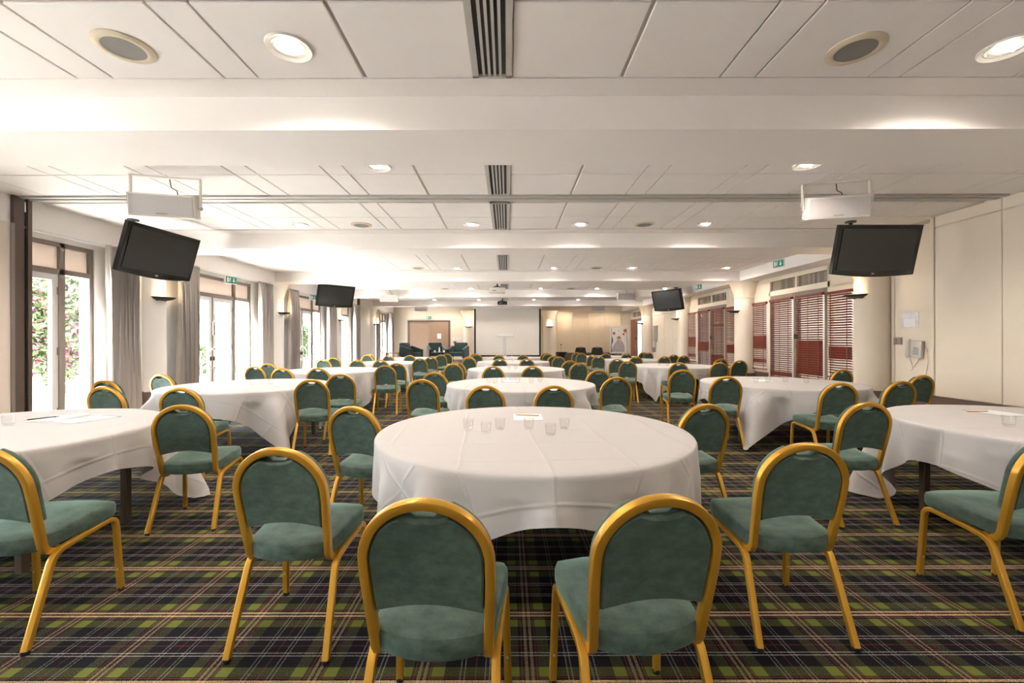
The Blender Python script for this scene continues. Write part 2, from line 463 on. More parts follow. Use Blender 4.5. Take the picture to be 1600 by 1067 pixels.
# air vents
def vent(ya, yb, label):
    t = thing('ceiling_vent', label, 'air vent', (-.095, (ya + yb) / 2, ZC - .004), 0, 'slotted air vents along the ceiling')
    L = (yb - ya) / 2
    f_ = MB(); f_.box(-.125, -.088, -L, L, -.012, .012); f_.box(.088, .125, -L, L, -.012, .012); f_.box(-.125, .125, -L, -L + .02, -.012, .012); f_.box(-.125, .125, L - .02, L, -.012, .012)
    f_.build('frame', 'alu', t)
    MB().box(-.09, .09, -L, L, .004, .014).build('backing', 'black_groove', t)
    me = MB().box(-.008, .008, -L + .01, L - .01, -.010, .006).mesh('slat', 'alu')
    for q in (-.053, -.0175, .0175, .053): link('slat', me, t, (q, 0, 0))
VN = ['slotted air vent in the ceiling before the first beam', 'slotted air vent between the first beam and the partition track', 'slotted air vent just past the partition track',
      'slotted air vent in the ceiling past the second beam', 'slotted air vent in the ceiling past the third beam', 'slotted air vent in the ceiling past the fourth beam']
for (a_, b_), l in zip(((.9, 2.82), (3.85, 5.10), (5.40, 6.68), (7.75, 10.55), (11.65, 14.4), (15.55, 16.7)), VN): vent(a_, b_, l)

# ------------------------------------------------------------------ downlights and ceiling speakers
def make_light():
    t = thing('ceiling_light', '', 'ceiling light', (0, 0, ZC - .004))
    MB().lathe([(.095, -.002), (.125, -.012), (.128, -.004), (.128, .002)], 32, caps=False).build('trim_ring', 'speaker_white', t, True)
    MB().lathe([(.095, -.004), (.085, -.001), (.06, .004), (0.0, .006)], 32, caps=False).build('reflector', 'lamp_reflector', t, True)
    MB().tube([(-.04, 0, -.006), (.04, 0, -.006)], .016, n=10).build('bulb', 'lamp_glow', t, True)
    return t
LX = (-3.05, -1.2, 1.1, 2.95, 5.2)
lights = [(-1.27, 2.535), (2.93, 2.55), (-3.2, 2.535), (-1.27, .6), (2.93, .6), (-1.27, 4.27), (2.93, 4.25), (-3.06, 6.41), (-.53, 6.41), (1.07, 6.41), (2.92, 6.41)]
for yy in (10.3, 14.35, 18.15): lights += [(x_, yy) for x_ in LX]
lights += [(-1.27, -1.2), (2.93, -1.2)]  # unseen pair behind the camera, added as fill for the cloth fronts
lights += [(-3.05, 21.2), (-1.2, 21.2), (2.9, 21.3), (4.9, 21.2)]
lights += [(-1.2, 8.2), (2.95, 8.2), (-1.2, 12.1), (2.95, 12.1)]
lg = make_light()
ordn = ['first', 'second', 'third', 'fourth', 'fifth', 'sixth']
def bay_phrase(y):
    k = sum(1 for bb in BEAM[1:] if y > bb)
    return ['ahead of the first beam', 'between the first and second beams', 'between the second and third beams', 'between the third and fourth beams', 'between the fourth and fifth beams', 'beyond the fifth beam by the stage'][k]
for i, (x_, y_) in enumerate(lights):
    nxt = sum(1 for bb in BEAM[1:] if y_ > bb)
    row = 'over the window-side tables' if x_ < -2 else 'by the air vents, windows half' if x_ < 0 else 'by the air vents, blinds half' if x_ < 2 else 'over the blind-side tables' if x_ < 4.5 else 'along the blinds wall'
    lab = 'lit downlight %s, just %s beam' % (row, ('before the ' + ordn[nxt]) if nxt < 5 and BEAM[nxt + 1] - y_ < .9 else ('past the ' + ordn[max(0, nxt - 1)]) if nxt else 'well ahead of the first')
    if y_ < 0: lab = 'added fill downlight %s, close to the rear wall' % row
    if i == 0: o = lg; o.location = (x_, y_, ZC - .004); o['label'] = lab; o['group'] = 'recessed downlights'
    else: o = dup(lg, (x_, y_, ZC - .004), 0, lab, 'recessed downlights')
    ld = bpy.data.lights.new('downlight', 'SPOT'); ld.energy = LAMP * (1.0 if y_ > 0 else 1.0); ld.spot_size = math.radians(165); ld.spot_blend = 0.5; ld.shadow_soft_size = .07; ld.color = (1.0, .87, .755)
    lo = bpy.data.objects.new('downlight_lamp', ld); C.objects.link(lo); lo.location = (x_, y_, ZC - .05)
spk = thing('ceiling_speaker', '', 'speaker', (0, 0, ZC - .004), 0, 'round ceiling speakers')
MB().lathe([(.105, -.012), (.115, -.016), (.13, -.012), (.15, -.006), (.15, .002)], 36, caps=False).build('ring', 'ring_cream', spk, True)
MB().lathe([(.106, -.010), (.05, -.009), (0, -.009)], 36, caps=False).build('grille', 'grille_grey', spk)
sp_pos = [(-2.225, 2.53), (2.05, 2.56), (-2.15, 6.42), (2.02, 6.42), (-2.1, 10.25), (2.1, 10.25), (-2.05, 14.3), (2.1, 14.3)]
for i, (x_, y_) in enumerate(sp_pos):
    lab = 'round cream-rimmed ceiling speaker %s, %s' % (bay_phrase(y_), 'windows half' if x_ < 0 else 'blinds half')
    if i == 0: spk.location = (x_, y_, ZC - .004); spk['label'] = lab
    else: dup(spk, (x_, y_, ZC - .004), 0, lab, 'round ceiling speakers')

# ------------------------------------------------------------------ left wall with glazed doors
OPEN = [(-.25, 1.70, 1.10), (4.2, 6.24, 5.81), (8.08, 10.06, 9.47), (11.9, 13.83, 13.27), (15.35, 16.3, 15.58), (19.55, 21.2, 20.75)]
wl = MB(); prev = Y0
for a_, b_, _ in OPEN:
    wl.box(XL - .22, XL, prev, a_, 0, 2.64); prev = b_
wl.box(XL - .22, XL, prev, Y1, 0, 2.64)
wl.box(XL - .22, XL, Y0, Y1, 2.64, ZC + .1)
S(wl.build('wall_left', 'wall_white'), 'white window wall with tall glazed openings')
bl = MB().box(XL + .001, -5.79, Y0, Y1, 2.71, ZC + .01)
S(bl.build('trim_20', 'ceil_white'), 'white boxed bulkhead above the windows')
wd = MB(); prev = Y0
for a_, b_, _ in OPEN:
    wd.box(XL, XL + .018, prev, a_, 0, .515); prev = b_
wd.box(XL, XL + .018, prev, Y1, 0, .515)
S(wd.build('baseboard_left', 'dado'), 'brown low wainscot along the window wall')

def leaf(parent, ya, yb, z1, hinge_side, handle):
    """white framed glazed door leaf in the plane x=XL-.06"""
    xa, xb = XL - .09, XL - .04
    d = MB(); s_ = .085
    d.rbox(xa, xb, ya, ya + s_, .01, z1, .004, seg=1); d.rbox(xa, xb, yb - s_, yb, .01, z1, .004, seg=1)
    d.rbox(xa, xb, ya + s_, yb - s_, z1 - s_, z1, .004, seg=1); d.rbox(xa, xb, ya + s_, yb - s_, .01, .18, .004, seg=1)
    o = d.build('door_leaf', 'white_frame', parent)
    MB().box(XL - .068, XL - .060, ya + s_ - .01, yb - s_ + .01, .17, z1 - s_ + .01).build('pane', 'window_glass', o)
    hz = MB()
    for zz in (.35, 1.15, 1.95): hz.box(xb, xb + .012, (ya if hinge_side < 0 else yb - .02), (ya + .02 if hinge_side < 0 else yb), zz, zz + .1)
    hz.build('hinge', 'taupe_frame', o)
    if handle:
        yy = yb - .035 if hinge_side < 0 else ya + .035
        sg = -1 if hinge_side < 0 else 1
        p = [(xb + .05, yy + sg * .17 * math.sin(PI * k / 12) , .98 + .19 * math.cos(PI * k / 12)) for k in range(13)]
        p = [(xb - .01, p[0][1], p[0][2])] + p + [(xb - .01, p[-1][1], p[-1][2])]
        MB().tube(p, .013, n=8, up=(0, 0.3, 0.1)).build('pull_handle', 'grey_metal', o, True)
        MB().box(xb, xb + .01, yy - .02, yy + .02, .94, 1.02).build('lock_plate', 'black', o)
    return o
def window(idx, ya, yb, ym, label):
    W = struct('window_%d' % idx, label)
    zt, zm = 2.64, 2.25
    f_ = MB(); xa, xb = XL - .11, XL - .02; t = .055
    f_.box(xa, xb, ya, ya + t, 0, zt); f_.box(xa, xb, yb - t, yb, 0, zt)
    f_.box(xa, xb, ya + t, yb - t, zt - t, zt); f_.box(xa, xb, ya + t, yb - t, zm - .03, zm + .04)
    f_.box(xa, xb, ym - .035, ym + .035, 0, zt); f_.box(xa, xb, ym + .035, yb - t, 0, .06)
    f_.build('frame', 'taupe_frame', W)
    for a_, b_ in ((ya + t, ym - .035), (ym + .035, yb - t)):
        if b_ - a_ > .05: MB().box(XL - .08, XL - .06, a_, b_, zm + .04, zt - t).build('transom_panel', 'beige_panel', W)
    MB().box(XL - .07, XL - .062, ym + .035, yb - t, .06, zm - .03).build('pane', 'window_glass', W)
    return W, zm - .03
for i, (a_, b_, ym) in enumerate(OPEN):
    W, zl = window(i + 1, a_, b_, ym, 'tall glazed terrace opening with taupe frame, white doors and beige transom')
    if i == 4:
        leaf(W, a_ + .055, ym - .035, zl, -1, False)
    elif i == 1:
        mid = (a_ + .055 + ym - .035) / 2
        leaf(W, a_ + .055, mid - .005, zl, -1, True); leaf(W, mid + .005, ym - .035, zl, 1, True)
    else:
        mid = (a_ + .055 + ym - .035) / 2
        leaf(W, a_ + .055, mid - .012, zl, -1, True); leaf(W, mid + .012, ym - .035, zl, 1, True)
        MB().box(XL - .10, XL - .03, mid - .012, mid + .012, .01, zl).build('centre_stop', 'taupe_frame', W)
        MB().box(XL - .04, XL + .0, mid - .03, mid + .03, 1.45, 1.72).build('lock_box', 'taupe_frame', W)

# curtain track and curtains
S(MB().box(-5.79, -5.765, Y0, Y1, 2.68, 2.71).build('trim_21', 'white_frame'), 'white curtain track under the bulkhead')
def curtain(ya, yb, label, seed, pinch=0.0):
    rnd = random.Random(seed); n_p = max(4, int((yb - ya) / .095)); N = n_p * 10
    ph = [rnd.uniform(.7, 1.3) for _ in range(n_p + 2)]
    rows = [2.70, 2.66, 2.60, 2.5, 2.2, 1.8, 1.4, 1.0, .6, .25, .03]
    loops = []
    for z in rows:
        L = []; q = (2.70 - z) / 2.67
        sq = 1 - pinch * math.sin(PI * min(1, q * 1.1)) * .5
        for j in range(N + 1):
            u = j / N; ph_ = ph[int(u * n_p)]
            amp = (.03 + .045 * min(1, q * 5)) * ph_
            yy = (ya + yb) / 2 + (u - .5) * (yb - ya) * sq + .012 * math.sin(u * 9 + z * 1.7 + seed) + .018 * math.sin(4 * PI * u * n_p)
            L.append((-5.735 + amp * math.sin(2 * PI * u * n_p + .5 * math.sin(z * 1.3 + seed)) + .01 * math.sin(u * 5 + seed), yy, z))
        loops.append(L)
    m_ = MB(); m_.quadloops(loops, closed=False)
    t = thing('curtain', label, 'curtain', (0, 0, 0), 0, 'gathered taupe curtains at the terrace doors')
    o = m_.build('drape', 'curtain', t, True)
    md = o.modifiers.new('thick', 'SOLIDIFY'); md.thickness = .004
    hd = MB().quadloops([[(x_ + .004, y_, z_ + .012) for x_, y_, z_ in loops[0]], [(x_ + .007, y_, z_) for x_, y_, z_ in loops[1]]], closed=False)
    h = hd.build('heading_tape', 'curtain', t, True); h.modifiers.new('thick', 'SOLIDIFY').thickness = .006
WN = ['nearest the tall brown post', 'next after it', 'third along', 'fourth along', 'fifth along']
CUR = [(6.22, 6.80, 'taupe curtain gathered beside the first glazed door past the near brown post'), (7.56, 8.10, 'taupe curtain bunched behind the large television near the windows'),
       (10.04, 10.66, 'taupe curtain at the stage end of the double door facing the pool'), (11.42, 11.92, 'taupe curtain lit golden by the black sconce beside the third glazed opening'),
       (13.86, 14.62, 'taupe curtain below the second television on the window wall'), (16.28, 16.82, 'pale taupe curtain against the far brown partition post'),
       (19.15, 19.55, 'taupe curtain beside the sconce of the last glazed opening'), (21.2, 21.85, 'last taupe curtain in the corner by the stage')]
for i, (a_, b_, l) in enumerate(CUR): curtain(a_, b_, l, i * 3 + 1, .10)

# columns on both sides
def column(name, x_, y_, r, lab, flare=.13, mt='wall_cream'):
    t = struct(name, lab)
    MB().lathe([(r, .50), (r, 2.385)], 40, (x_, y_, 0)).build('shaft', mt, t, True)
    MB().lathe([(r + .012, 0), (r + .012, .50), (r, .503)], 40, (x_, y_, 0)).build('plinth', 'dado', t, True)
    MB().lathe([(r, 2.385), (r + .014, 2.39), (r + .014, 2.405), (r + .004, 2.41), (r + .02, 2.5), (r + flare * .5, 2.65), (r + flare, ZB + .01)], 40, (x_, y_, 0)).build('capital', mt, t, True)
for i, y_ in enumerate(COL):
    column('trim_%d' % (30 + i), -6.05, y_, .27, 'round white column between the terrace doors', mt='wall_white')
    if i != 1: column('trim_%d' % (40 + i), 6.11, y_, .25, 'round cream column with flared capital on the blinds side')
column('trim_50', -1.93, 22.0, .30, 'round cream column beside the projection screen', .15)
column('trim_51', 2.1, 22.0, .30, 'round cream column beside the beige stage wall', .15)

# near partition post and stacked leaf
def ppost(name, yy, label):
    t = thing(name, label, 'partition post', (0, 0, 0), 0, 'brown partition posts at the window wall')
    MB().box(XL + .019, -5.75, yy - .13, yy - .02, 0, ZC - .005).build('side_board', 'brown_post', t)
    MB().box(XL + .019, -5.765, yy - .02, yy + .015, 0, ZC - .005).build('groove', 'black_groove', t)
    MB().box(XL + .019, -5.742, yy + .015, yy + .06, 0, ZC - .005).build('edge_profile', 'brown_post', t)
    MB().box(-5.764, -5.755, yy - .012, yy + .005, ZC - .17, ZC - .05).build('catch', 'steel', t)
ppost('partition_post', 5.2, 'tall dark brown partition post at the windows, under the near ceiling track')
ppost('partition_post', 16.9, 'tall dark brown partition post at the windows, under the far ceiling track')
t = thing('partition_leaf', 'pale folded partition leaf with brown edge standing against the near brown post', 'partition leaf')
MB().box(-5.86, -5.70, 4.35, 4.99, .01, 2.70).build('panel', 'beige_panel', t)
MB().box(-5.87, -5.69, 4.99, 5.03, .01, 2.70).build('edge_strip', 'taupe_frame', t)

# ------------------------------------------------------------------ right wall
wr = MB()
wr.box(XR + .02, XR + .2, Y0, 6.9, 0, ZC + .1)
wr.box(XR - .02, XR + .2, 6.1, 7.35, 0, ZC + .1)
for k in (2, 3, 4, 5):
    y0 = COL[k]
    wr.box(XR - .01, XR + .2, y0 - .2, y0 + .42, 0, ZC + .1)
wr.box(XR - .01, XR + .2, 15.0, 19.2, 0, ZC + .1)
wr.box(XR - .01, XR + .2, 21.6, Y1, 0, ZC + .1)
wr.box(XR - .01, XR + .2, 7.2, Y1, 2.74, ZC + .1)
S(wr.build('wall_right', 'wall_cream'), 'cream wall with columns and glazed doors')
S(MB().box(5.79, XR + .02, 7.0, Y1, 2.80, ZC + .01).build('trim_22', 'ceil_white'), 'boxed bulkhead above the blinds')
# panelled partition store, near right
pw = struct('wall_store', 'cream panelled partition store')
MB().box(5.945, XR + .05, Y0, 6.08, 0, ZC + .01).build('carcass', 'wall_cream', pw)
for ya, yb in ((5.212, 6.03), (4.98, 5.208), (3.9, 4.97), (2.8, 3.89), (1.7, 2.79)):
    for za, zb in ((.55, 2.87), (2.885, 3.03)):
        MB().rbox(5.92, 5.946, ya + .002, yb - .002, za, zb, .006, seg=1).build('panel', 'cream_wood', pw)
MB().box(5.915, 5.946, Y0, 6.08, 0, .54).build('plinth_board', 'dado', pw)
MB().rbox(5.905, 5.95, 6.034, 6.085, .54, ZC - .02, .006, seg=1).build('corner_post', 'cream_wood', pw)
# phone alcove door
pd = struct('door_1', 'cream flush door with a telephone on it')
MB().rbox(6.205, 6.25, 6.31, 6.97, .5, 2.79, .004, seg=1).build('panel', 'cream_wood', pd)
MB().box(6.20, 6.25, 6.975, 7.03, .5, 2.79).build('jamb', 'wall_cream', pd)
MB().box(6.2, 6.25, 6.09, 7.05, 0, .5).build('plinth_board', 'dado', pd)
for zz in (.95, 1.75, 2.55): MB().tube([(6.20, 6.37, zz), (6.20, 6.37, zz + .13)], .011, n=8).build('hinge', 'ring_cream', pd)
t = thing('switch_plate', 'dark grey double switch plate on the telephone door', 'switch', (6.204, 6.91, 1.31))
MB().rbox(-.014, 0, -.075, .075, -.055, .055, .004, seg=1).build('plate', 'grey_metal', t)
for q in (-.035, .035): MB().rbox(-.02, -.012, q - .028, q + .028, -.04, .04, .003, seg=1).build('rocker', 'taupe_frame', t)
t = thing('notice_sheet', 'shiny plastic wallet with a notice pinned above the telephone', 'notice', (6.203, 6.71, 1.63))
MB().box(-.004, 0, -.15, .15, -.12, .12).build('wallet', 'plastic_wallet', t)
MB().box(-.006, -.004, -.10, .10, -.10, .02).build('sheet', 'paper', t)
t = thing('wall_telephone', 'grey corded telephone hung on the cream door', 'telephone', (6.204, 6.57, 1.19))
Mp = Matrix.Rotation(math.radians(6), 4, 'X')
MB().rbox(-.06, 0, -.10, .06, -.13, .13, .012, M=Mp).build('body', 'phone_grey', t, True)
MB().tube([(-.055, .10, -.13), (-.075, .11, -.09), (-.07, .105, 0), (-.075, .10, .10), (-.055, .09, .15)], .03, .022, n=10, up=(1, 0, 0)).build('handset', 'phone_grey', t, True)
kp = MB()
for r_ in range(4):
    for c_ in range(3): kp.box(-.065, -.059, -.065 + c_ * .032, -.045 + c_ * .032, -.08 + r_ * .03, -.062 + r_ * .03, Mp)
kp.build('keypad', 'grey_metal', t)
MB().tube([(-.05, .09, -.14), (-.03, .08, -.22), (-.02, .07, -.30), (-.03, .09, -.33), (-.02, .06, -.28), (-.02, .0, -.2), (-.02, -.03, -.13)], .006, n=6).build('coiled_cord', 'phone_grey', t, True)
MB().tube([(-.01, -.06, .08), (-.01, -.15, .0), (-.01, -.16, -.2), (-.01, -.12, -.4), (-.01, -.10, -.55)], .004, n=6).build('wall_cable', 'phone_grey', t, True)

slat_cache = {}
def blind(ya, yb, z0, z1, label, closed=(), separate=True, group='red venetian blinds'):
    t = thing('venetian_blind', label, 'blind', (6.175, (ya + yb) / 2, z1), 0, group)
    hw = (yb - ya) / 2 - .012
    MB().rbox(-.03, .03, -hw - .005, hw + .005, -.055, 0, .004, seg=1).build('headrail', 'blind_red', t)
    pitch = .047; nsl = int((z1 - z0 - .08) / pitch)
    for key in ('o', 'c'):
        kk = (round(hw, 3), key)
        if kk not in slat_cache:
            tl = math.radians(33 if key == 'o' else 72)
            slat_cache[kk] = MB().box(-.024, .024, -hw, hw, -.0015, .0015, Matrix.Rotation(tl, 4, 'Y')).mesh('slat', 'blind_red')
    allm = MB()
    for i in range(nsl):
        z = -.08 - i * pitch; zw = z1 + z
        cl = any(a_ <= zw <= b_ for a_, b_ in closed)  # shut slats stand in for wooden furniture showing through the blind
        if separate: link('slat', slat_cache[(round(hw, 3), 'c' if cl else 'o')], t, (0, 0, z))
        else: allm.box(-.024, .024, -hw, hw, z - .0015, z + .0015, Matrix.Translation((0, 0, z)) @ Matrix.Rotation(math.radians(72 if cl else 33), 4, 'Y') @ Matrix.Translation((0, 0, -z)))
    if not separate: tag(allm.build('slats', 'blind_red', t), kind='stuff')
    MB().rbox(-.026, .026, -hw, hw, z0 - z1, z0 - z1 + .025, .003, seg=1).build('bottom_rail', 'blind_red', t)
    nt = 3 if hw > .35 else 2
    for k in range(nt):
        yy = -hw + .09 + (2 * hw - .18) * k / (nt - 1)
        MB().box(-.028, -.026, yy - .009, yy + .009, z0 - z1, -.05).build('ladder_tape', 'blind_red', t)
def glazed_bay(idx, y0, label, which, blinds=True, red=False):
    D = struct('door_%d' % idx, label)
    xa, xb = 6.215, 6.29
    a_, b_ = y0 + 1.165, y0 + 3.015       # double door
    sides = ((y0 + .50, y0 + 1.10), (y0 + 3.08, y0 + 3.70))
    f_ = MB()
    for yy in (y0 + .42, a_ - .065, b_, y0 + 3.70): f_.box(xa, xb, yy, yy + .065, .0, 2.75)
    f_.box(xa, xb, y0 + .42, y0 + 3.76, 2.36, 2.47); f_.box(xa, xb, y0 + .42, y0 + 3.76, 2.70, 2.76)
    f_.box(xa, xb, (a_ + b_) / 2 - .025, (a_ + b_) / 2 + .025, 2.46, 2.71)
    for s0, s1 in sides: f_.box(xa, xb, s0, s1, .55, .61); f_.box(xa, xb, s0, s1, 2.26, 2.37)
    f_.build('frame', 'cream_wood', D)
    for s0, s1 in sides:
        MB().box(6.23, 6.27, s0, s1, 2.46, 2.71).build('upper_panel', 'cream_wood', D)
        MB().box(6.225, 6.27, s0, s1, 0, .55).build('lower_panel', 'dado', D)
        MB().box(6.25, 6.256, s0, s1, .61, 2.26).build('pane', 'window_glass', D)
    for s0, s1 in ((a_, (a_ + b_) / 2 - .025), ((a_ + b_) / 2 + .025, b_)):
        MB().box(6.262, 6.268, s0, s1, 2.47, 2.70).build('transom_blind', 'stripe_blind', D)
        MB().box(6.240, 6.245, s0, s1, 2.47, 2.70).build('transom_pane', 'window_glass', D)
    mid = (a_ + b_) / 2
    for k, (s0, s1) in enumerate(((a_, mid - .004), (mid + .004, b_))):
        if red and k == 1:
            MB().rbox(6.22, 6.265, s0, s1, .01, 2.36, .004, seg=1).build('door_leaf', 'door_red', D); continue
        l = MB(); q = .085
        l.rbox(6.215, 6.265, s0, s0 + q, .01, 2.36, .004, seg=1); l.rbox(6.215, 6.265, s1 - q, s1, .01, 2.36, .004, seg=1)
        l.rbox(6.215, 6.265, s0 + q, s1 - q, 2.24, 2.36, .004, seg=1); l.rbox(6.215, 6.265, s0 + q, s1 - q, .01, .16, .004, seg=1)
        lo = l.build('door_leaf', 'taupe_frame', D)
        MB().box(6.238, 6.244, s0 + q - .01, s1 - q + .01, .15, 2.25).build('pane', 'window_glass', lo)
        if k == 0:
            h = MB(); h.box(6.20, 6.215, s1 - .065, s1 - .015, .84, 1.14); h.tube([(6.20, s1 - .04, 1.02), (6.16, s1 - .04, 1.02), (6.155, s1 + .06, 1.015)], .011, n=8, up=(0, 0, 1))
            h.build('lever_handle', 'brass', lo, True)
            MB().box(6.185, 6.215, s1 - .06, s1 + .03, 1.36, 1.46).build('bolt_lock', 'black', lo)
    if blinds:
        sep = which == 'first'
        nm = which
        blind(sides[0][0], sides[0][1], .62, 2.25, 'narrow red venetian blind beside the column end of the %s glazed door' % nm, ((.98, 1.22),), sep)
        blind(a_ + .06, mid - .06, .25, 2.27, 'red venetian blind, lower slats shut to stand in for furniture, on the %s glazed door' % nm, ((.62, 1.34),) if sep else ((.55, .9), (1.75, 1.8)), sep)
        blind(mid + .06, b_ - .06, .45, 2.27, 'red venetian blind with open slats on the %s glazed door' % nm, ((.5, .6),) if sep else ((.98, 1.25),), sep)
        blind(sides[1][0], sides[1][1], .62, 2.25, 'narrow red venetian blind at the stage end of the %s glazed door' % nm, ((1.12, 1.42), (.78, .86)), sep)
glazed_bay(2, COL[2], 'double glazed door with sidelights and striped transom nearest the panelled store', 'first')
glazed_bay(3, COL[3], 'double glazed door with sidelights and striped transom past the second column', 'second')
glazed_bay(4, COL[5] - .05, 'glazed door with a red leaf beside the stage', 'last', False, True)
# cupboard bay
cb = struct('door_5', 'cream cupboard doors with grey louvre panels')
for a_, b_ in ((15.45, 16.35), (16.36, 17.3), (17.31, 18.65)):
    MB().rbox(6.22, 6.262, a_ + .006, b_ - .006, .5, 2.36, .006, seg=1).build('panel', 'cream_wood', cb)
MB().box(6.215, 6.262, 15.4, 18.7, 2.37, 2.74).build('header_board', 'cream_wood', cb)
MB().box(6.205, 6.262, 15.4, 18.7, 0, .5).build('plinth_board', 'dado', cb)
for a_, b_ in ((15.62, 15.85), (18.0, 18.5)):
    lo = MB()
    for k in range(24): lo.box(6.195, 6.222, a_, b_, 1.28 + k * .028, 1.296 + k * .028)
    lo.build('louvre', 'grey_metal', cb)
t = thing('wall_coat_bracket', 'small white wall fitting below the louvre on the cupboard doors', 'wall fitting', (6.215, 18.35, 1.05))
MB().rbox(-.05, 0, -.12, .12, .0, .26, .01).build('holder', 'white_frame', t)
MB().rbox(-.09, 0, -.08, .08, -.22, -.02, .01).build('box', 'grey_metal', t)

# ------------------------------------------------------------------ back and rear walls
S(MB().box(-6.2, 6.5, Y1, Y1 + .15, 0, ZC + .1).build('wall_back', 'wall_cream'), 'cream wall behind the stage')
S(MB().box(-6.2, 6.5, Y0 - .15, Y0, 0, ZC + .1).build('wall_front', 'wall_white'), 'plain white wall facing the stage')
bp_ = struct('wall_back_panels', 'beige panelled stage wall beside the flipchart')
for k in range(4):
    MB().rbox(2.5 + k * .81, 2.5 + (k + 1) * .81 - .008, Y1 - .03, Y1, .72, 2.78, .004, seg=1).build('panel', 'back_wall', bp_)
MB().box(2.45, 5.78, Y1 - .04, Y1, .0, .71).build('plinth_board', 'skirting', bp_)
db = struct('door_6', 'brown double door in a dark frame behind the armchairs')
f_ = MB(); f_.box(-5.06, -4.96, Y1 - .06, Y1, 0, 2.36); f_.box(-3.0, -2.90, Y1 - .06, Y1, 0, 2.36); f_.box(-4.96, -3.0, Y1 - .06, Y1, 2.27, 2.36); f_.build('frame', 'door_frame_dark', db)
for a_, b_ in ((-4.96, -3.985), (-3.975, -3.0)): MB().rbox(a_ + .003, b_ - .003, Y1 - .045, Y1 - .005, .02, 2.265, .004, seg=1).build('door_leaf', 'door_brown', db)
t = thing('notice_sheet', 'white paper notice taped to the brown double door', 'notice', (-3.46, Y1 - .047, 1.56))
MB().box(-.10, .10, -.002, 0, -.13, .13).build('sheet', 'paper', t)
t = thing('wall_panel', 'pale control panel and switches on the wall beside the brown door', 'control panel', (-2.55, Y1, 1.6))
MB().rbox(-.09, .09, -.03, 0, .05, .28, .006).build('keypad_box', 'cream_wood', t)
for q in (-.18, .02, .14): MB().rbox(q - .05, q + .05, -.02, 0, -.22, -.10, .004).build('switch', 'paper', t)
MB().rbox(-.19, -.05, -.03, 0, -.42, -.30, .004).build('socket_box', 'door_frame_dark', t)

# stage
st_ = struct('floor_stage', 'low stage with pale front under the armchairs')
MB().box(-5.85, 1.7, 18.75, Y1 - .001, .001, .36).build('riser', 'stage_front', st_)
MB().box(-5.87, 1.72, 18.72, Y1 - .001, .36, .375).build('stage_deck', 'stage_top', st_)
# projection screen
t = thing('projection_screen', 'large off-white projection screen with black borders hanging over the stage', 'projection screen', (0, 20.1, 0))
MB().box(-1.46, 1.46, -.005, .005, .66, 2.79).build('fabric', 'screen_cloth', t)
for q in (-1.5, 1.5): MB().box(q - .04, q + .04, -.008, .008, .62, 2.80).build('side_border', 'black', t)
MB().box(-1.54, 1.54, -.02, .02, .585, .66).build('bottom_bar', 'black', t)
MB().rbox(-1.6, 1.6, -.07, .07, 2.80, ZC - .004, .02).build('casing', 'ceil_white', t)

# ------------------------------------------------------------------ televisions
def tv(loc, yaw, tilt, label):
    t = thing('television', label, 'television', loc, math.radians(yaw), 'wall-size flat televisions hung from the ceiling')
    R = Matrix.Rotation(math.radians(tilt), 4, 'X')
    # casing with a slightly bowed lower edge
    lo = []
    for yv, ins in ((-.012, .004), (-.018, .012), (.03, 0.0), (.05, .03)):
        pass
    def outline(i):
        p = [(-.56 + i, .345 - i), (.56 - i, .345 - i), (.56 - i, -.31 + i)]
        p += [(.56 - i - (1.12 - 2 * i) * k / 10, -.31 + i - .035 * math.sin(PI * k / 10)) for k in range(1, 10)]
        return p + [(-.56 + i, -.31 + i)]
    loops = []
    for yv, ins in ((-.020, .012), (-.026, .004), (-.02, 0), (.035, 0), (.055, .05)):
        loops.append([tuple(R @ Vector((x_, yv, z_))) for x_, z_ in outline(ins)])
    MB().quadloops(loops, cap0=True, cap1=True).build('casing', 'black_gloss', t)
    MB().box(-.505, .505, -.029, -.0265, -.255, .295, R).build('screen', 'tv_screen', t)
    me = text_mesh('LG', .03, 'exit_white'); me.transform(R @ Matrix.Translation((0, -.028, -.30)) @ Matrix.Rotation(PI / 2, 4, 'X')); link('logo', me, t)
    MB().rbox(-.15, .15, .05, .085, -.15, .20, .008, M=R).build('mount_plate', 'black', t)
    top = ZC - loc[2]
    MB().tube([(0, .42, top), (0, .42, .22), (0, .40, .18), (0, .085, .05)], .025, n=10, up=(1, 0, 0)).build('ceiling_pole', 'black', t, True)
    MB().lathe([(.07, top - .02), (.07, top - .001)], 20, (0, .42, 0)).build('ceiling_plate', 'black', t)
tv((4.974, 5.88, 2.529), .5, 13.8, 'black television tilted down before the panelled store and cream door')
tv((-4.842, 6.073, 2.538), 83.8, 16.6, 'black television turned sideways before the first terrace curtain')
tv((5.117, 13.92, 2.598), -59, 14.2, 'black television before the cupboard doors past the second glazed door')
tv((-5.15, 13.05, 2.665), 46, 20, 'black television hanging over the third terrace opening')

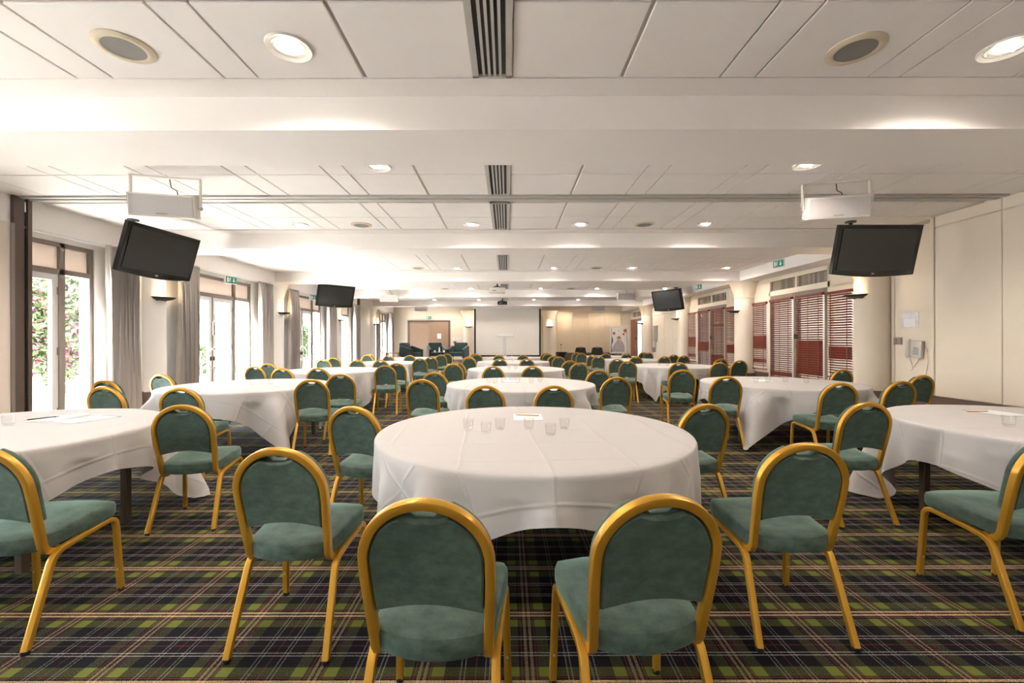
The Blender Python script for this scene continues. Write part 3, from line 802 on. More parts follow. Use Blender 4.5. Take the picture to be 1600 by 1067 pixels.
# hanging loudspeakers
def loudspeaker(loc, yaw, tilt, label, wd=.60, slope=0):
    t = thing('hanging_speaker', label, 'loudspeaker', loc, math.radians(yaw), 'white loudspeakers under the ceiling')
    R = Matrix.Rotation(math.radians(tilt), 4, 'X') @ Matrix.Rotation(math.radians(slope), 4, 'Y'); h = .115; w2 = wd / 2
    loops = []
    for yv, sx_, sz_ in ((-.09, w2 - .012, h - .012), (-.095, w2 - .004, h - .004), (-.085, w2, h), (.03, w2, h), (.10, w2 * .9, h * .6)):
        loops.append([tuple(R @ Vector(q)) for q in ((-sx_, yv, -sz_), (sx_, yv, -sz_), (sx_, yv, sz_), (-sx_, yv, sz_))])
    MB().quadloops(loops, cap0=True, cap1=True).build('cabinet', 'speaker_white', t)
    MB().box(-w2 + .018, w2 - .018, -.100, -.094, -h + .018, h - .018, R).build('grille', 'grille_white', t)
    MB().box(-.05, .05, -.102, -.1, -h + .03, -h + .04, R).build('badge', 'grille_grey', t)
    top = ZC - .004 - loc[2]
    br = MB(); br.box(-w2 - .022, -w2 - .008, -.02, .02, -.02, top); br.box(w2 + .008, w2 + .022, -.02, .02, -.02, top); br.box(-w2 - .022, w2 + .022, -.02, .02, top - .012, top)
    br.build('bracket', 'speaker_white', t)
    for q in (-1, 1): MB().tube([(q * (w2 - .01), 0, 0), (q * (w2 + .035), 0, 0)], .014, n=10).build('knob', 'grey_metal', t, True)
    MB().tube([(.02, .03, top - .01), (.03, .04, top * .7), (.08, .05, top * .6), (.09, .05, h)], .005, n=6).build('cable', 'black', t, True)
loudspeaker((3.56, 4.72, 2.775), -14, 20, 'white loudspeaker on a bracket before the near partition track, blinds half')
loudspeaker((-3.56, 4.54, 2.735), 14, 10, 'white loudspeaker on a bracket before the near partition track, windows half')
loudspeaker((-3.97, 14.6, 2.76), 0, 10, 'white loudspeaker hung past the third beam, windows half', .58)
loudspeaker((3.97, 14.6, 2.80), 0, 10, 'white loudspeaker hung past the third beam, blinds half', .58)
loudspeaker((-3.95, 19.9, 2.80), 0, 10, 'white loudspeaker hung over the armchairs', .58)
loudspeaker((4.15, 19.9, 2.80), 0, 10, 'white loudspeaker hung over the flipchart', .58)
# projectors
def projector(loc, mt, sc_, label):
    t = thing('projector', label, 'projector', loc)
    MB().rbox(-.22 * sc_, .22 * sc_, -.17 * sc_, .17 * sc_, -.07 * sc_, .07 * sc_, .02 * sc_).build('body', mt, t, True)
    MB().tube([(.1 * sc_, .16 * sc_, 0), (.1 * sc_, .2 * sc_, 0)], .05 * sc_, n=16).build('lens', 'black_gloss', t, True)
    top = ZC - .004 - loc[2]
    MB().tube([(0, 0, .06 * sc_), (0, 0, top)], .02, n=10).build('drop_pole', 'black', t, True)
    br = MB()
    for q in ((-.12, -.1), (.12, -.1), (-.12, .1), (.12, .1)): br.tube([(0, 0, .13 * sc_), (q[0] * sc_, q[1] * sc_, .07 * sc_)], .010, n=6)
    br.build('spider_mount', 'black', t)
    MB().box(-.13 * sc_, -.02 * sc_, -.172 * sc_, -.17 * sc_, -.04 * sc_, .0).build('vent_grille', 'grey_metal', t)
projector((-.28, 12.0, 2.71), 'speaker_white', 1.0, 'white projector hung from the ceiling past the third beam')
projector((-.19, 16.2, 2.73), 'black', .8, 'small black projector hung from the ceiling near the screen')
t = thing('dome_camera', 'small white camera on the ceiling above the stage', 'camera', (-3.3, 20.9, ZC - .004))
MB().lathe([(.08, 0), (.08, -.04), (.06, -.05)], 20).build('base', 'speaker_white', t, True)
MB().lathe([(.055, -.05), (.05, -.08), (.03, -.1), (0, -.108)], 20).build('dome', 'black_gloss', t, True)

# exit signs
def exit_sign(loc, yaw, label, flip=False, wd=.28, ht=.16):
    t = thing('exit_sign', label, 'exit sign', loc, math.radians(yaw), 'green emergency exit signs')
    MB().rbox(-wd / 2, wd / 2, 0, .05, -ht / 2, ht / 2, .006, seg=1).build('case', 'exit_white', t)
    MB().box(-wd / 2 + .012, wd / 2 - .012, -.003, .0, -ht / 2 + .012, ht / 2 - .012).build('green_face', 'exit_green', t)
    # doorway, running figure, arrow
    p = MB(); s = -1 if flip else 1
    def B(x0, x1, z0, z1, a=0, cx=0, cz=0): p.box(x0, x1, -.005, -.003, z0, z1, Matrix.Translation((cx, 0, cz)) @ Matrix.Rotation(a, 4, 'Y'))
    B(-.105, -.065, -.05, .05); p.build('doorway', 'exit_white', t)
    p = MB(); B(-.012, .012, -.025, .025, .3 * s, -.035, .008); B(-.006, .006, -.03, .0, .7, -.035, -.015); B(-.006, .006, -.03, .0, -.6, -.035, -.015); B(-.005, .005, -.022, 0, 1.2, -.03, .025); B(-.009, .009, -.009, .009, 0, -.028, .043)
    p.build('running_figure', 'exit_white', t)
    p = MB(); B(.045, .065, -.01, .045)
    k = len(p.v); p.v += [(.02, -.005, -.008), (.09, -.005, -.008), (.055, -.005, -.048), (.02, -.003, -.008), (.09, -.003, -.008), (.055, -.003, -.048)]
    p.f += [(k, k + 2, k + 1), (k + 3, k + 4, k + 5), (k, k + 1, k + 4, k + 3), (k + 1, k + 2, k + 5, k + 4), (k + 2, k, k + 3, k + 5)]
    p.build('arrow', 'exit_white', t)
exit_sign((-5.74, 9.05, 2.60), 75, 'green exit sign above the terrace double door facing the pool')
exit_sign((-5.74, 12.87, 2.62), 80, 'green exit sign above the third terrace opening')
exit_sign((5.74, 9.22, 2.95), -75, 'green exit sign above the first door with red blinds')
exit_sign((5.74, 13.08, 2.93), -70, 'green exit sign above the second door with red blinds')
exit_sign((-3.98, Y1 - .06, 2.50), 0, 'green exit sign above the brown double door')

# sconces
def sconce(loc, yaw, label, watts=SCONCE):
    t = thing('wall_sconce', label, 'wall light', loc, math.radians(yaw), 'black bowl uplighters on the columns')
    a0, a1 = -PI, 0
    prof = [(.005, -.055), (.08, -.05), (.16, -.03), (.21, .0), (.205, .004), (.15, -.02), (.005, -.035)]
    MB().lathe(prof, 20, (0, 0, 0), a0, a1, caps=False).build('bowl', 'black', t, True)
    MB().rbox(-.10, .10, -.01, .05, -.06, .01, .006, seg=1).build('back_plate', 'black', t)
    MB().tube([(-.06, -.08, .0), (.06, -.08, .0)], .012, n=8).build('bulb', 'sconce_glow', t, True)
    ld = bpy.data.lights.new('sconce', 'POINT'); ld.energy = watts; ld.shadow_soft_size = .05; ld.color = (1, .74, .42)
    lo = bpy.data.objects.new('sconce_lamp', ld); C.objects.link(lo)
    lo.location = Vector(loc) + Matrix.Rotation(math.radians(yaw), 3, 'Z') @ Vector((0, -.13, .10))
for k, nm in ((2, 'second'), (3, 'third'), (4, 'fourth'), (5, 'fifth')):
    sconce((5.87, COL[k], 2.08), -90, 'black bowl sconce on the column %s' % ['', '', 'beside the first red-blind door and cream telephone door', 'between the two red-blind doors', 'between red blinds and cupboard doors', 'beside the stage-end red door'][k], 1.6)
    sconce((-5.80, COL[k] - .0, 2.06), 90, 'black bowl sconce on the window-wall column %s' % ['', '', 'beside the sideways television', 'before the golden-lit curtain', 'under the second window-side television', 'nearest the armchairs'][k], 2.2)
sconce((-1.93, 21.70, 2.03), 0, 'lit bowl sconce on the column beside the brown double door')
sconce((2.1, 21.70, 2.03), 0, 'lit bowl sconce on the column beside the beige stage wall')

# ------------------------------------------------------------------ corridor behind the blinds
co = struct('corridor', 'pale corridor beyond the red blinds')
MB().box(XR + .2, 8.4, 5.5, 23, -.1, 0).build('corridor_floor', 'corridor_floor', co)
MB().box(8.4, 8.5, 5.5, 23, -.1, 3.0).build('corridor_wall', 'corridor_wall', co)
MB().box(XR + .2, 8.5, 5.5, 23, 2.9, 3.0).build('corridor_ceiling', 'ceil_white', co)
MB().box(XR + .2, 8.5, 5.4, 5.5, -.1, 3.0).build('corridor_end', 'corridor_wall', co)
MB().box(XR + .2, 8.5, 23, 23.1, -.1, 3.0).build('corridor_end', 'corridor_wall', co)
for k, yy in enumerate((8.0, 10.4, 12.6, 14.6)):
    t = thing('corridor_lamp', 'flat square corridor lamp behind the %s red-blind door, %s end' % (('first', 'second')[k // 2], ('telephone', 'stage')[k % 2]), 'ceiling light', (7.35, yy, 2.9), 0, 'corridor ceiling lamps')
    MB().box(-.3, .3, -.3, .3, -.02, 0).build('frame', 'white_frame', t)
    MB().box(-.27, .27, -.27, .27, -.03, -.02).build('diffuser', 'corridor_lamp', t)
    ld = bpy.data.lights.new('corridor', 'AREA'); ld.energy = CORRIDOR; ld.size = .5; ld.color = (1, .93, .84)
    lo = bpy.data.objects.new('corridor_light', ld); C.objects.link(lo); lo.location = (7.35, yy, 2.86)

# ------------------------------------------------------------------ tables, cloths
TZ, TR = .735, 1.0
TABLES = {'C': [(.165, 2.91), (.18, 6.0), (.18, 9.15), (.16, 12.25), (.14, 15.35)],
          'L': [(-3.52, 2.85), (-3.48, 5.85), (-3.5, 8.85), (-3.35, 11.85), (-3.3, 14.85)],
          'R': [(3.9, 2.98), (3.8, 6.1), (3.85, 10.15), (3.85, 13.4), (3.8, 16.2)]}
COLNAME = {'C': 'middle', 'L': 'window-side', 'R': 'blind-side'}
FROM = ['fifth', 'fourth', 'third', 'second', 'first']
def tname(c, k): return '%s table %s from the stage' % (COLNAME[c], FROM[k])
leg_me = MB().rbox(-.024, .024, -.024, .024, 0, TZ - .04, .004, seg=1).mesh('leg', 'table_leg')
top_me = MB().lathe([(TR - .02, TZ - .035), (TR - .004, TZ - .03), (TR - .004, TZ - .006), (TR - .02, TZ)], 64).mesh('tabletop', 'plywood', True)
def cloth_mesh(seed, half=1.235, turn=0.0):
    rnd = random.Random(seed); N = 288
    ph = [rnd.uniform(0, 6.28) for _ in range(8)]
    TT = TZ + .004
    rings = []; uvs = []
    for r in (0.3, .6, .85, .96):
        rings.append([(r * math.cos(2 * PI * j / N), r * math.sin(2 * PI * j / N), TT) for j in range(N)])
        uvs.append([(r * math.cos(2 * PI * j / N), r * math.sin(2 * PI * j / N)) for j in range(N)])
    NS = 16
    for i in range(-2, NS + 1):
        L = []; U = []
        for j in range(N):
            a = 2 * PI * j / N; q = a - turn
            c = half / max(abs(math.cos(q)), abs(math.sin(q)))
            c += .02 * math.sin(3 * a + ph[0]) + .012 * math.sin(7 * a + ph[1])
            Ld = c - TR
            if i < 0:
                e = (i + 3) / 3 * PI / 2 * .9
                r = TR - .004 + .014 * math.sin(e) ; z = TT - .014 * (1 - math.cos(e)); fl = TR - .02 + .01 * (i + 3)
            else:
                s_ = Ld * i / NS
                wc = min(1, max(0, (Ld - .30) / .42)); wc = wc * wc * (3 - 2 * wc)
                g = min(1, s_ / .16)
                wav = math.sin(11 * a + ph[2] + .9 * math.sin(2 * a + ph[3])) * .6 + math.sin(21 * a + ph[4] + math.sin(3 * a + ph[5])) * .4
                wav = math.copysign(abs(wav) ** .75, wav)
                amp = g * (.014 + .050 * (s_ / .4)) * (.9 + 1.2 * wc)
                # the corner hangs as a gathered fold: the cloth swings in below the rim on both sides of the tip
                qq = ((q - PI / 4 + PI / 4) % (PI / 2)) - PI / 4      # angle from the corner direction
                tip = math.exp(-(qq / .16) ** 2); side = math.exp(-((abs(qq) - .33) / .13) ** 2)
                r = TR + .012 + amp * wav + g * (.055 * tip * s_ / .3 - .085 * side * min(1, s_ / .4) + .03 * s_)
                r = max(r, TR - .16 if s_ > .1 else TR + .008)
                z = TT - .014 - s_
                # hem lifts a little where the ripple swings out
                z += .012 * wav * g
                zf = .012
                if z < zf:
                    r += (zf - z) * .7; z = zf + .004 * (1 + wav)
                fl = TR + s_
            L.append((r * math.cos(a), r * math.sin(a), z)); U.append((fl * math.cos(a), fl * math.sin(a)))
        rings.append(L); uvs.append(U)
    m_ = MB(); m_.v.append((0, 0, TT)); base = 1
    for L in rings: m_.v += L
    m_.f += [(0, 1 + j, 1 + (j + 1) % N) for j in range(N)]
    for i in range(len(rings) - 1):
        for j in range(N):
            k = (j + 1) % N
            m_.f.append((1 + i * N + j, 1 + (i + 1) * N + j, 1 + (i + 1) * N + k, 1 + i * N + k))
    allv = [(0, 0)] + [u for U in uvs for u in U]
    co, sn = math.cos(-turn), math.sin(-turn)
    allv = [(x_ * co - y_ * sn, x_ * sn + y_ * co) for x_, y_ in allv]
    me = bpy.data.meshes.new('tablecloth'); me.from_pydata(m_.v, [], m_.f)
    ul = me.uv_layers.new(name='UVMap')
    for lp in me.loops: ul.data[lp.index].uv = allv[lp.vertex_index]
    me.materials.append(MATS['linen'])
    for p in me.polygons: p.use_smooth = True
    return me
cloths = [cloth_mesh(11, 1.235, .06), cloth_mesh(5, 1.24, -.05), cloth_mesh(23, 1.245, .10), cloth_mesh(31, 1.235, 0)]
proto_t = None
for c in 'CLR':
    for k, (x_, y_) in enumerate(TABLES[c]):
        t = thing('round_table', 'round dark-legged table under the cloth, ' + tname(c, k), 'table', (x_, y_, 0), 0, 'round banquet tables')
        link('tabletop', top_me, t)
        for sx_ in (-1, 1):
            for sy_ in (-1, 1): link('leg', leg_me, t, (.72 * sx_, .34 * sy_, 0))
        o = link('tablecloth', cloths[(k * 3 + {'C': 0, 'L': 1, 'R': 2}[c]) % 4], None, (x_, y_, 0), ((k + {'C': 0, 'L': 1, 'R': 2}[c]) % 4) * PI / 2)
        tag(o, 'white creased square cloth draped over the ' + tname(c, k), 'tablecloth', 'white tablecloths')

# ------------------------------------------------------------------ chair
def bez(p, n=6):
    """round the corners of a polyline: list of (point, radius)"""
    out = []
    for i, (q, r) in enumerate(p):
        q = Vector(q)
        if r == 0 or i in (0, len(p) - 1): out.append(q); continue
        a = Vector(p[i - 1][0]); b_ = Vector(p[i + 1][0])
        A = q + (a - q).normalized() * r; B = q + (b_ - q).normalized() * r
        for k in range(n + 1):
            u = k / n
            out.append(A * (1 - u) ** 2 + q * 2 * u * (1 - u) + B * u * u)
    return out
HB = Vector((0, -.135, .40)); HT = Vector((0, -.25, .89))
up_t = (HT - HB).normalized(); HL = (HT - HB).length
nrm = Vector((0, up_t.z, -up_t.y))          # forward of the back plane
def BP(x_, t_, n_): return HB + Vector((x_, 0, 0)) + up_t * t_ + nrm * n_
def outline_pts(wd, top, tb, notch, na=22, ns=6, nb=10):
    """outline in (x,t): up the left side, arch, down the right side, concave bottom"""
    ts = top - wd * .98
    P = [(-wd * (.955 + .045 * k / ns), tb + (ts - tb) * k / ns) for k in range(ns)]
    for k in range(na + 1):
        a = PI - PI * k / na
        x_ = wd * math.cos(a); t_ = ts + wd * .98 * math.sin(a)
        if notch: t_ -= notch * math.exp(-(x_ / .055) ** 4)
        P.append((x_, t_))
    P += [(wd * (1 - .045 * k / ns), ts - (ts - tb) * k / ns) for k in range(1, ns + 1)]
    wb = wd * .955
    P += [(wb - 2 * wb * k / nb, tb + .024 * math.sin(PI * k / nb)) for k in range(1, nb)]
    return P
def make_chair(deep=True):
    t = thing('banquet_chair', '', 'chair')
    # seat cushion
    def so(w_f, w_b, yb, yf, n=10):
        P = []
        for k in range(n + 1):                   # back edge, convex
            u = -1 + 2 * k / n; P.append((w_b * u * .93, yb - .045 * (1 - u * u) + .012))
        P += [(w_b, yb + .045), (w_b + (w_f - w_b) * .5, (yb + yf) / 2), (w_f, yf - .07), (w_f * .985, yf - .03), (w_f * .93, yf - .006)]
        P += [(w_f * .5, yf + .008), (0, yf + .012), (-w_f * .5, yf + .008)]
        P += [(-w_f * .93, yf - .006), (-w_f * .985, yf - .03), (-w_f, yf - .07), (-(w_b + (w_f - w_b) * .5), (yb + yf) / 2), (-w_b, yb + .045)]
        return P
    base = so(.215, .188, -.15, .225)
    loops = []
    for z, sc_ in ((.405, .93), (.402, .985), (.412, 1.0), (.450, 1.005), (.466, .985), (.474, .93), (.479, .6), (.481, .25)):
        loops.append([(x_ * sc_, .03 + (y_ - .03) * sc_, z + (y_ - .03) * .075) for x_, y_ in base])
    MB().quadloops(loops, cap0=True, cap1=True).build('seat', 'velvet', t, True)
    # backrest pad
    inn = outline_pts(.166, HL - .040, .135, .030); out = outline_pts(.191, HL - .012, .125, 0.052)
    loops = []
    for O_, n_, s_ in ((inn, -.006, .6), (inn, -.012, .97), (inn, -.008, 1.0), (inn, .013, 1.0), (out, .015, .99), (out, .020, 1.0), (out, .036, 1.0), (out, .046, .965), (out, .052, .85), (out, .057, .5)):
        loops.append([tuple(BP(x_ * s_, .32 + (t_ - .32) * s_, n_)) for x_, t_ in O_])
    MB().quadloops(loops, cap0=True, cap1=True).build('backrest', 'velvet', t, True)
    # gold hoop
    arch = []
    ts = HL - .015 - .184
    arch.append(BP(-.168, -.045, .065)); arch.append(BP(-.169, -.040, .035)); arch.append(BP(-.171, -.022, .010)); arch.append(BP(-.172, .005, 0))
    for k in range(1, 5): arch.append(BP(-.172 - .012 * k / 4, ts * k / 5, 0))
    for k in range(29):
        a = PI - PI * k / 28; arch.append(BP(.184 * math.cos(a), ts + .184 * math.sin(a), 0))
    for k in range(4, 0, -1): arch.append(BP(.172 + .012 * k / 4, ts * k / 5, 0))
    arch.append(BP(.172, .005, 0)); arch.append(BP(.171, -.022, .010)); arch.append(BP(.169, -.040, .035)); arch.append(BP(.168, -.045, .065))
    MB().tube(arch, .0150, .0155, n=12, up=[tuple(nrm)] * len(arch), square=True).build('back_frame', 'gold', t, True)
    # side frames: front leg, seat rail, rear leg
    for sx_ in (-1, 1):
        f_ = bez([((sx_ * .212, .235, .012), 0), ((sx_ * .203, .212, .405), .055), ((sx_ * .200, .10, .392), 0)])
        r_ = bez([((sx_ * .196, -.02, .378), 0), ((sx_ * .192, -.105, .366), .05), ((sx_ * .207, -.245, .012), 0)])
        lf = MB().tube(f_, .0125, .0135, n=12, up=(1, 0, 0), square=True).build('leg', 'gold', t, True)
        lr = MB().tube(r_, .0125, .0145, n=12, up=(1, 0, 0), square=True).build('leg', 'gold', t, True)
        MB().tube([(sx_ * .200, .105, .3925), (sx_ * .196, -.025, .3785)], .0122, .0132, n=12, up=(1, 0, 0), square=True).build('seat_rail', 'gold', t, True)
        if deep:
            MB().lathe([(.015, 0), (.015, .016)], 12, (sx_ * .212, .235, 0)).build('rubber_foot', 'black', lf)
            MB().lathe([(.016, 0), (.016, .016)], 12, (sx_ * .207, -.245, 0)).build('rubber_foot', 'black', lr)
            Ms = Matrix.Translation((sx_ * .2103, .2155, .12)) @ Matrix.Rotation(math.radians(90), 4, 'X')
            MB().lathe([(.005, 0), (.0045, .003), (0, .0035)], 10, M=Ms).build('screw', 'steel', lf)
    return t
# (x, y of the hoop top and rear feet, turn) -- seat order: A,B back pair; W rear/front windows flank; D rear/front blinds flank
SEATS = ['back pair, windows half', 'back pair, blinds half', 'windows flank, rear seat', 'blinds flank, rear seat', 'windows flank, front seat', 'blinds flank, front seat']
CH = {
 ('C', 0): [(-.237, 1.215, 3), (.442, 1.242, -7), (-.96, 1.80, 1), (1.285, 1.865, 0), (-.97, 2.94, 12), (1.295, 3.01, -12)],
 ('C', 1): [(-.22, 4.29, 2), (.457, 4.27, -2), (-.98, 4.97, 5), (1.315, 5.23, -4), (-1.03, 6.1, 8), (1.36, 6.48, -8)],
 ('C', 2): [(-.25, 7.5, 2), (.43, 7.5, -2), (-1.04, 8.3, 5), (1.33, 8.57, -5), (-1.02, 8.95, 8), (1.38, 9.6, -8)],
 ('C', 3): [(-.19, 10.55, 2), (.47, 10.55, -2), (-1.0, 11.4, 4), (1.34, 11.85, -4), (-1.02, 12.15, 8), (1.34, 12.6, -6)],
 ('C', 4): [(-.27, 13.42, 2), (.48, 13.42, -3), (-1.0, 14.1, 4), (1.30, 14.65, -4), (-1.04, 14.85, 7), (1.32, 15.45, -6)],
 ('L', 0): [None, None, None, (-2.26, 1.84, -3), None, (-2.27, 3.02, -10)],
 ('L', 1): [(-3.97, 4.27, 4), (-3.12, 4.13, -4), (-4.62, 4.98, 8), (-2.26, 5.0, -8), (-4.68, 5.88, 10), (-2.24, 5.82, -9)],
 ('L', 2): [(-3.69, 7.1, 3), (-3.1, 7.1, -3), (-4.44, 7.62, 6), (-2.2, 7.8, -6), (-4.66, 8.6, 8), (-2.2, 8.6, -8)],
 ('L', 3): [(-3.5, 10.1, 3), (-2.95, 10.1, -3), (-4.45, 10.5, 6), (-2.2, 10.9, -6), (-4.6, 11.5, 8), (-2.1, 11.9, -8)],
 ('L', 4): [(-3.6, 13.12, 3), (-2.95, 13.12, -3), (-4.4, 13.6, 6), (-2.1, 13.72, -6), (-4.6, 14.5, 8), (-2.05, 14.7, -6)],
 ('R', 0): [None, None, (2.53, 1.97, 0), None, (2.56, 3.08, -4), None],
 ('R', 1): [(3.45, 4.5, 0), (4.22, 4.65, -7), (2.67, 5.3, 4), (5.18, 5.42, -9), (2.62, 6.5, 9), (5.02, 6.5, -10)],
 ('R', 2): [(3.39, 8.6, 2), (4.2, 8.6, -3), (2.55, 9.2, 5), (4.98, 9.5, -6), (2.62, 10.4, 8), (5.05, 10.3, -8)],
 ('R', 3): [(3.5, 11.85, 2), (4.3, 11.9, -3), (2.6, 12.45, 4), (5.05, 12.45, -6), (2.62, 13.3, 6), (5.05, 13.3, -8)],
 ('R', 4): [(3.3, 14.6, 2), (4.0, 14.6, -3), (2.6, 15.3, 4), (4.9, 15.4, -5), (2.55, 16.0, 6), (5.0, 16.1, -6)],
}
proto = make_chair(True)
first = True
for (c, k), lst in CH.items():
    for si, e in enumerate(lst):
        if e is None: continue
        x_, y_, ph = e; ph = math.radians(ph)
        tx, ty = TABLES[c][k]
        for _ in range(25):                       # keep the seat clear of the table edge
            hoop = min(math.hypot(x_ + u - tx, y_ + v - ty) for u in (-.20, 0, .20) for v in (-.01, .05))
            near = min(math.hypot(x_ + u - tx, y_ + v - ty) for u in (-.215, 0, .215) for v in (.12, .25, .36, .48))
            if hoop >= TR + .01 and near >= TR - (.04 if k < 2 else -.02): break
            if si > 1: x_ += .012 * (1 if x_ > tx else -1)
            else: y_ -= .012
        loc = (x_ + .245 * math.sin(ph), y_ + .245 * math.cos(ph), 0)
        lab = 'green gold-framed chair at the %s, %s' % (tname(c, k), SEATS[si])
        if first: proto.location = loc; proto.rotation_euler = (0, 0, -ph); proto['label'] = lab; proto['group'] = 'green velvet banquet chairs'; first = False
        else: dup(proto, loc, -ph, lab, 'green velvet banquet chairs', deep=k < 2)

# ------------------------------------------------------------------ tumblers, pads, pencils
ZT = TZ + .006
gl_me = MB().lathe([(.0, .0), (.027, .0), (.030, .004), (.035, .072), (.0335, .072), (.029, .012), (.0, .009)], 20).mesh('tumbler', 'clear_glass', True)
lbl_me = MB().lathe([(.0, .0095), (.022, .0095), (.022, .0105), (.0, .0105)], 14).mesh('base_mark', 'grey_metal')
def tumbler(x_, y_, where):
    t = link('tumbler', gl_me, None, (x_, y_, ZT)); tag(t, 'small clear glass tumbler standing on the ' + where, 'glass', 'tumblers on the ' + where)
GL = {('C', 0): [(-.261, 2.89), (-.139, 2.78), (-.051, 2.905), (.141, 2.905), (.268, 2.72), (.38, 2.905)],
      ('C', 1): [(-.26, 6.05), (-.175, 6.0), (-.06, 6.08), (.06, 6.15), (.14, 6.07), (.33, 6.05), (.46, 6.15)],
      ('L', 0): [(-3.51, 3.06)], ('R', 0): [(3.42, 2.97), (4.1, 3.2)],
      ('L', 1): [(-3.98, 5.75), (-3.9, 5.82), (-3.68, 5.88), (-3.42, 5.82), (-3.22, 5.92)],
      ('R', 1): [(3.42, 6.0), (3.62, 6.05), (3.88, 6.08), (4.12, 6.0)]}
rg = random.Random(3)
for c in 'CLR':
    for k, (x_, y_) in enumerate(TABLES[c]):
        for gx, gy in GL.get((c, k), [(x_ - .34 + .17 * i + rg.uniform(-.04, .04), y_ - .05 + rg.uniform(-.12, .12)) for i in range(5)]): tumbler(gx, gy, tname(c, k))
def pad(x_, y_, rz, label, wd=.22, ln=.30):
    t = thing('notepad', label, 'notepad', (x_, y_, ZT), math.radians(rz), 'white notepads on the tables')
    MB().box(-wd / 2, wd / 2, -ln / 2, ln / 2, 0, .003).build('sheets', 'paper', t); MB().box(-wd / 2 - .001, wd / 2 + .001, ln / 2 - .02, ln / 2 + .001, .0, .004).build('binding', 'plastic_wallet', t)
def pencil(x_, y_, z_, rz, mt, label):
    t = thing('pencil', label, 'pencil', (x_, y_, z_), math.radians(rz), 'pencils on the tables')
    MB().tube([(-.085, 0, .005), (.07, 0, .005)], .0045, n=6).build('barrel', mt, t)
    MB().tube([(.07, 0, .005), (.088, 0, .005)], .0043, n=6).build('ferrule', 'grey_metal', t)
    k = MB(); k.tube([(-.085, 0, .005), (-.098, 0, .005)], .003, n=6); k.build('tip', 'pencil_wood', t)
pad(.155, 3.36, 0, 'white notepad under an orange pencil on the middle table fifth from the stage')
pencil(.155, 3.38, ZT + .005, -12, 'orange_pencil', 'orange pencil lying on the notepad of the middle table fifth from the stage')
pad(-3.47, 3.36, 8, 'white notepad under a dark pencil on the window-side table fifth from the stage')
pencil(-3.52, 3.30, ZT + .005, 62, 'black', 'dark pencil lying on the notepad of the window-side table fifth from the stage')
pad(-3.18, 3.30, -18, 'bare white notepad on the window-side table fifth from the stage')
pad(3.93, 3.50, 4, 'white notepad under an orange pencil on the blind-side table fifth from the stage')
pencil(3.80, 3.52, ZT + .005, 4, 'orange_pencil', 'orange pencil lying on the notepad of the blind-side table fifth from the stage')
pad(-3.05, 5.95, 15, 'white notepad beside the tumblers of the window-side table fourth from the stage')
pad(.05, 6.32, 0, 'white notepad behind the tumblers of the middle table fourth from the stage')
pad(-3.2, 8.95, 10, 'white notepad on the window-side table third from the stage')
pad(3.7, 6.35, 0, 'white notepad behind the tumblers of the blind-side table fourth from the stage')

# ------------------------------------------------------------------ stage furniture
def armchair(x_, y_, rz, label):
    t = thing('armchair', label, 'armchair', (x_, y_, .375), math.radians(rz), 'dark teal armchairs on the stage')
    MB().rbox(-.30, .30, -.34, .26, .26, .44, .05).build('seat', 'teal', t, True)
    bk = Matrix.Translation((0, .26, .38)) @ Matrix.Rotation(math.radians(-14), 4, 'X')
    MB().rbox(-.32, .32, -.07, .08, -.05, .50, .06, M=bk).build('backrest', 'teal', t, True)
    for q in (-1, 1):
        pr = [(-.36, .20), (-.38, .55), (-.30, .58), (.20, .72), (.33, .70), (.36, .30), (.2, .22)]
        A = [(q * .30, y1, z1) for y1, z1 in pr]; B = [(q * .40, y1, z1) for y1, z1 in pr]; I = [(q * .35, y1 * 1.03, z1 + .012) for y1, z1 in pr]
        MB().quadloops([A, I, B], cap0=True, cap1=True).build('armrest', 'teal', t, True)
        for yy in (-.30, .28): MB().tube([(q * .33, yy, .22), (q * .36, yy * 1.08, 0)], .012, n=8).build('leg', 'black', t)
armchair(-4.35, 19.6, 62, 'dark teal armchair turned sideways next to the corner curtain')
armchair(-3.28, 20.1, 20, 'dark teal armchair between the other two, before the brown door')
armchair(-2.22, 19.6, -14, 'dark teal armchair beside the lit column')
t = thing('coffee_table', 'small dark table between the armchairs holding a bottle and cups', 'table', (-2.95, 19.0, .375))
MB().lathe([(.36, .42), (.37, .43), (.37, .445), (.36, .45)], 32).build('tabletop', 'black', t, True)
MB().tube([(0, 0, .01), (0, 0, .42)], .03, n=12).build('pedestal', 'black', t); MB().lathe([(.22, 0), (.22, .012)], 24).build('base', 'black', t)
t = thing('water_bottle', 'clear water bottle standing on the stage coffee table', 'bottle', (-2.98, 19.02, .827))
MB().lathe([(0, 0), (.035, 0), (.036, .15), (.015, .20), (.013, .23)], 16).build('bottle_body', 'acrylic_white', t, True); MB().lathe([(.016, .23), (.016, .26), (0, .26)], 12).build('cap', 'black', t)
for q in (-.22, .18):
    o = MB().lathe([(0, 0), (.035, 0), (.045, .08), (.04, .08), (.03, .008), (0, .008)], 16).build('cup', 'paper', None, True); o.location = (-2.95 + q, 18.95, .827)
    tag(o, 'white cup on the stage coffee table', 'cup', 'cups on the stage table')
t = thing('wooden_bench', 'pale wooden bench in the stage corner beside the last curtain', 'bench', (-5.15, 19.6, .376))
MB().rbox(-.30, .30, -.2, .2, .38, .43, .006).build('seat_board', 'wood_light', t)
for q in (-.26, .26):
    for r_ in (-.16, .16): MB().box(q - .02, q + .02, r_ - .02, r_ + .02, 0, .38).build('leg', 'wood_light', t)
t = thing('lectern', 'white slim lectern with a tilted top in front of the screen', 'lectern', (-.12, 19.1, .376))
Mt = Matrix.Translation((0, 0, 1.20)) @ Matrix.Rotation(math.radians(18), 4, 'X')
MB().rbox(-.37, .37, -.22, .22, -.01, .012, .005, M=Mt).build('top', 'acrylic_white', t)
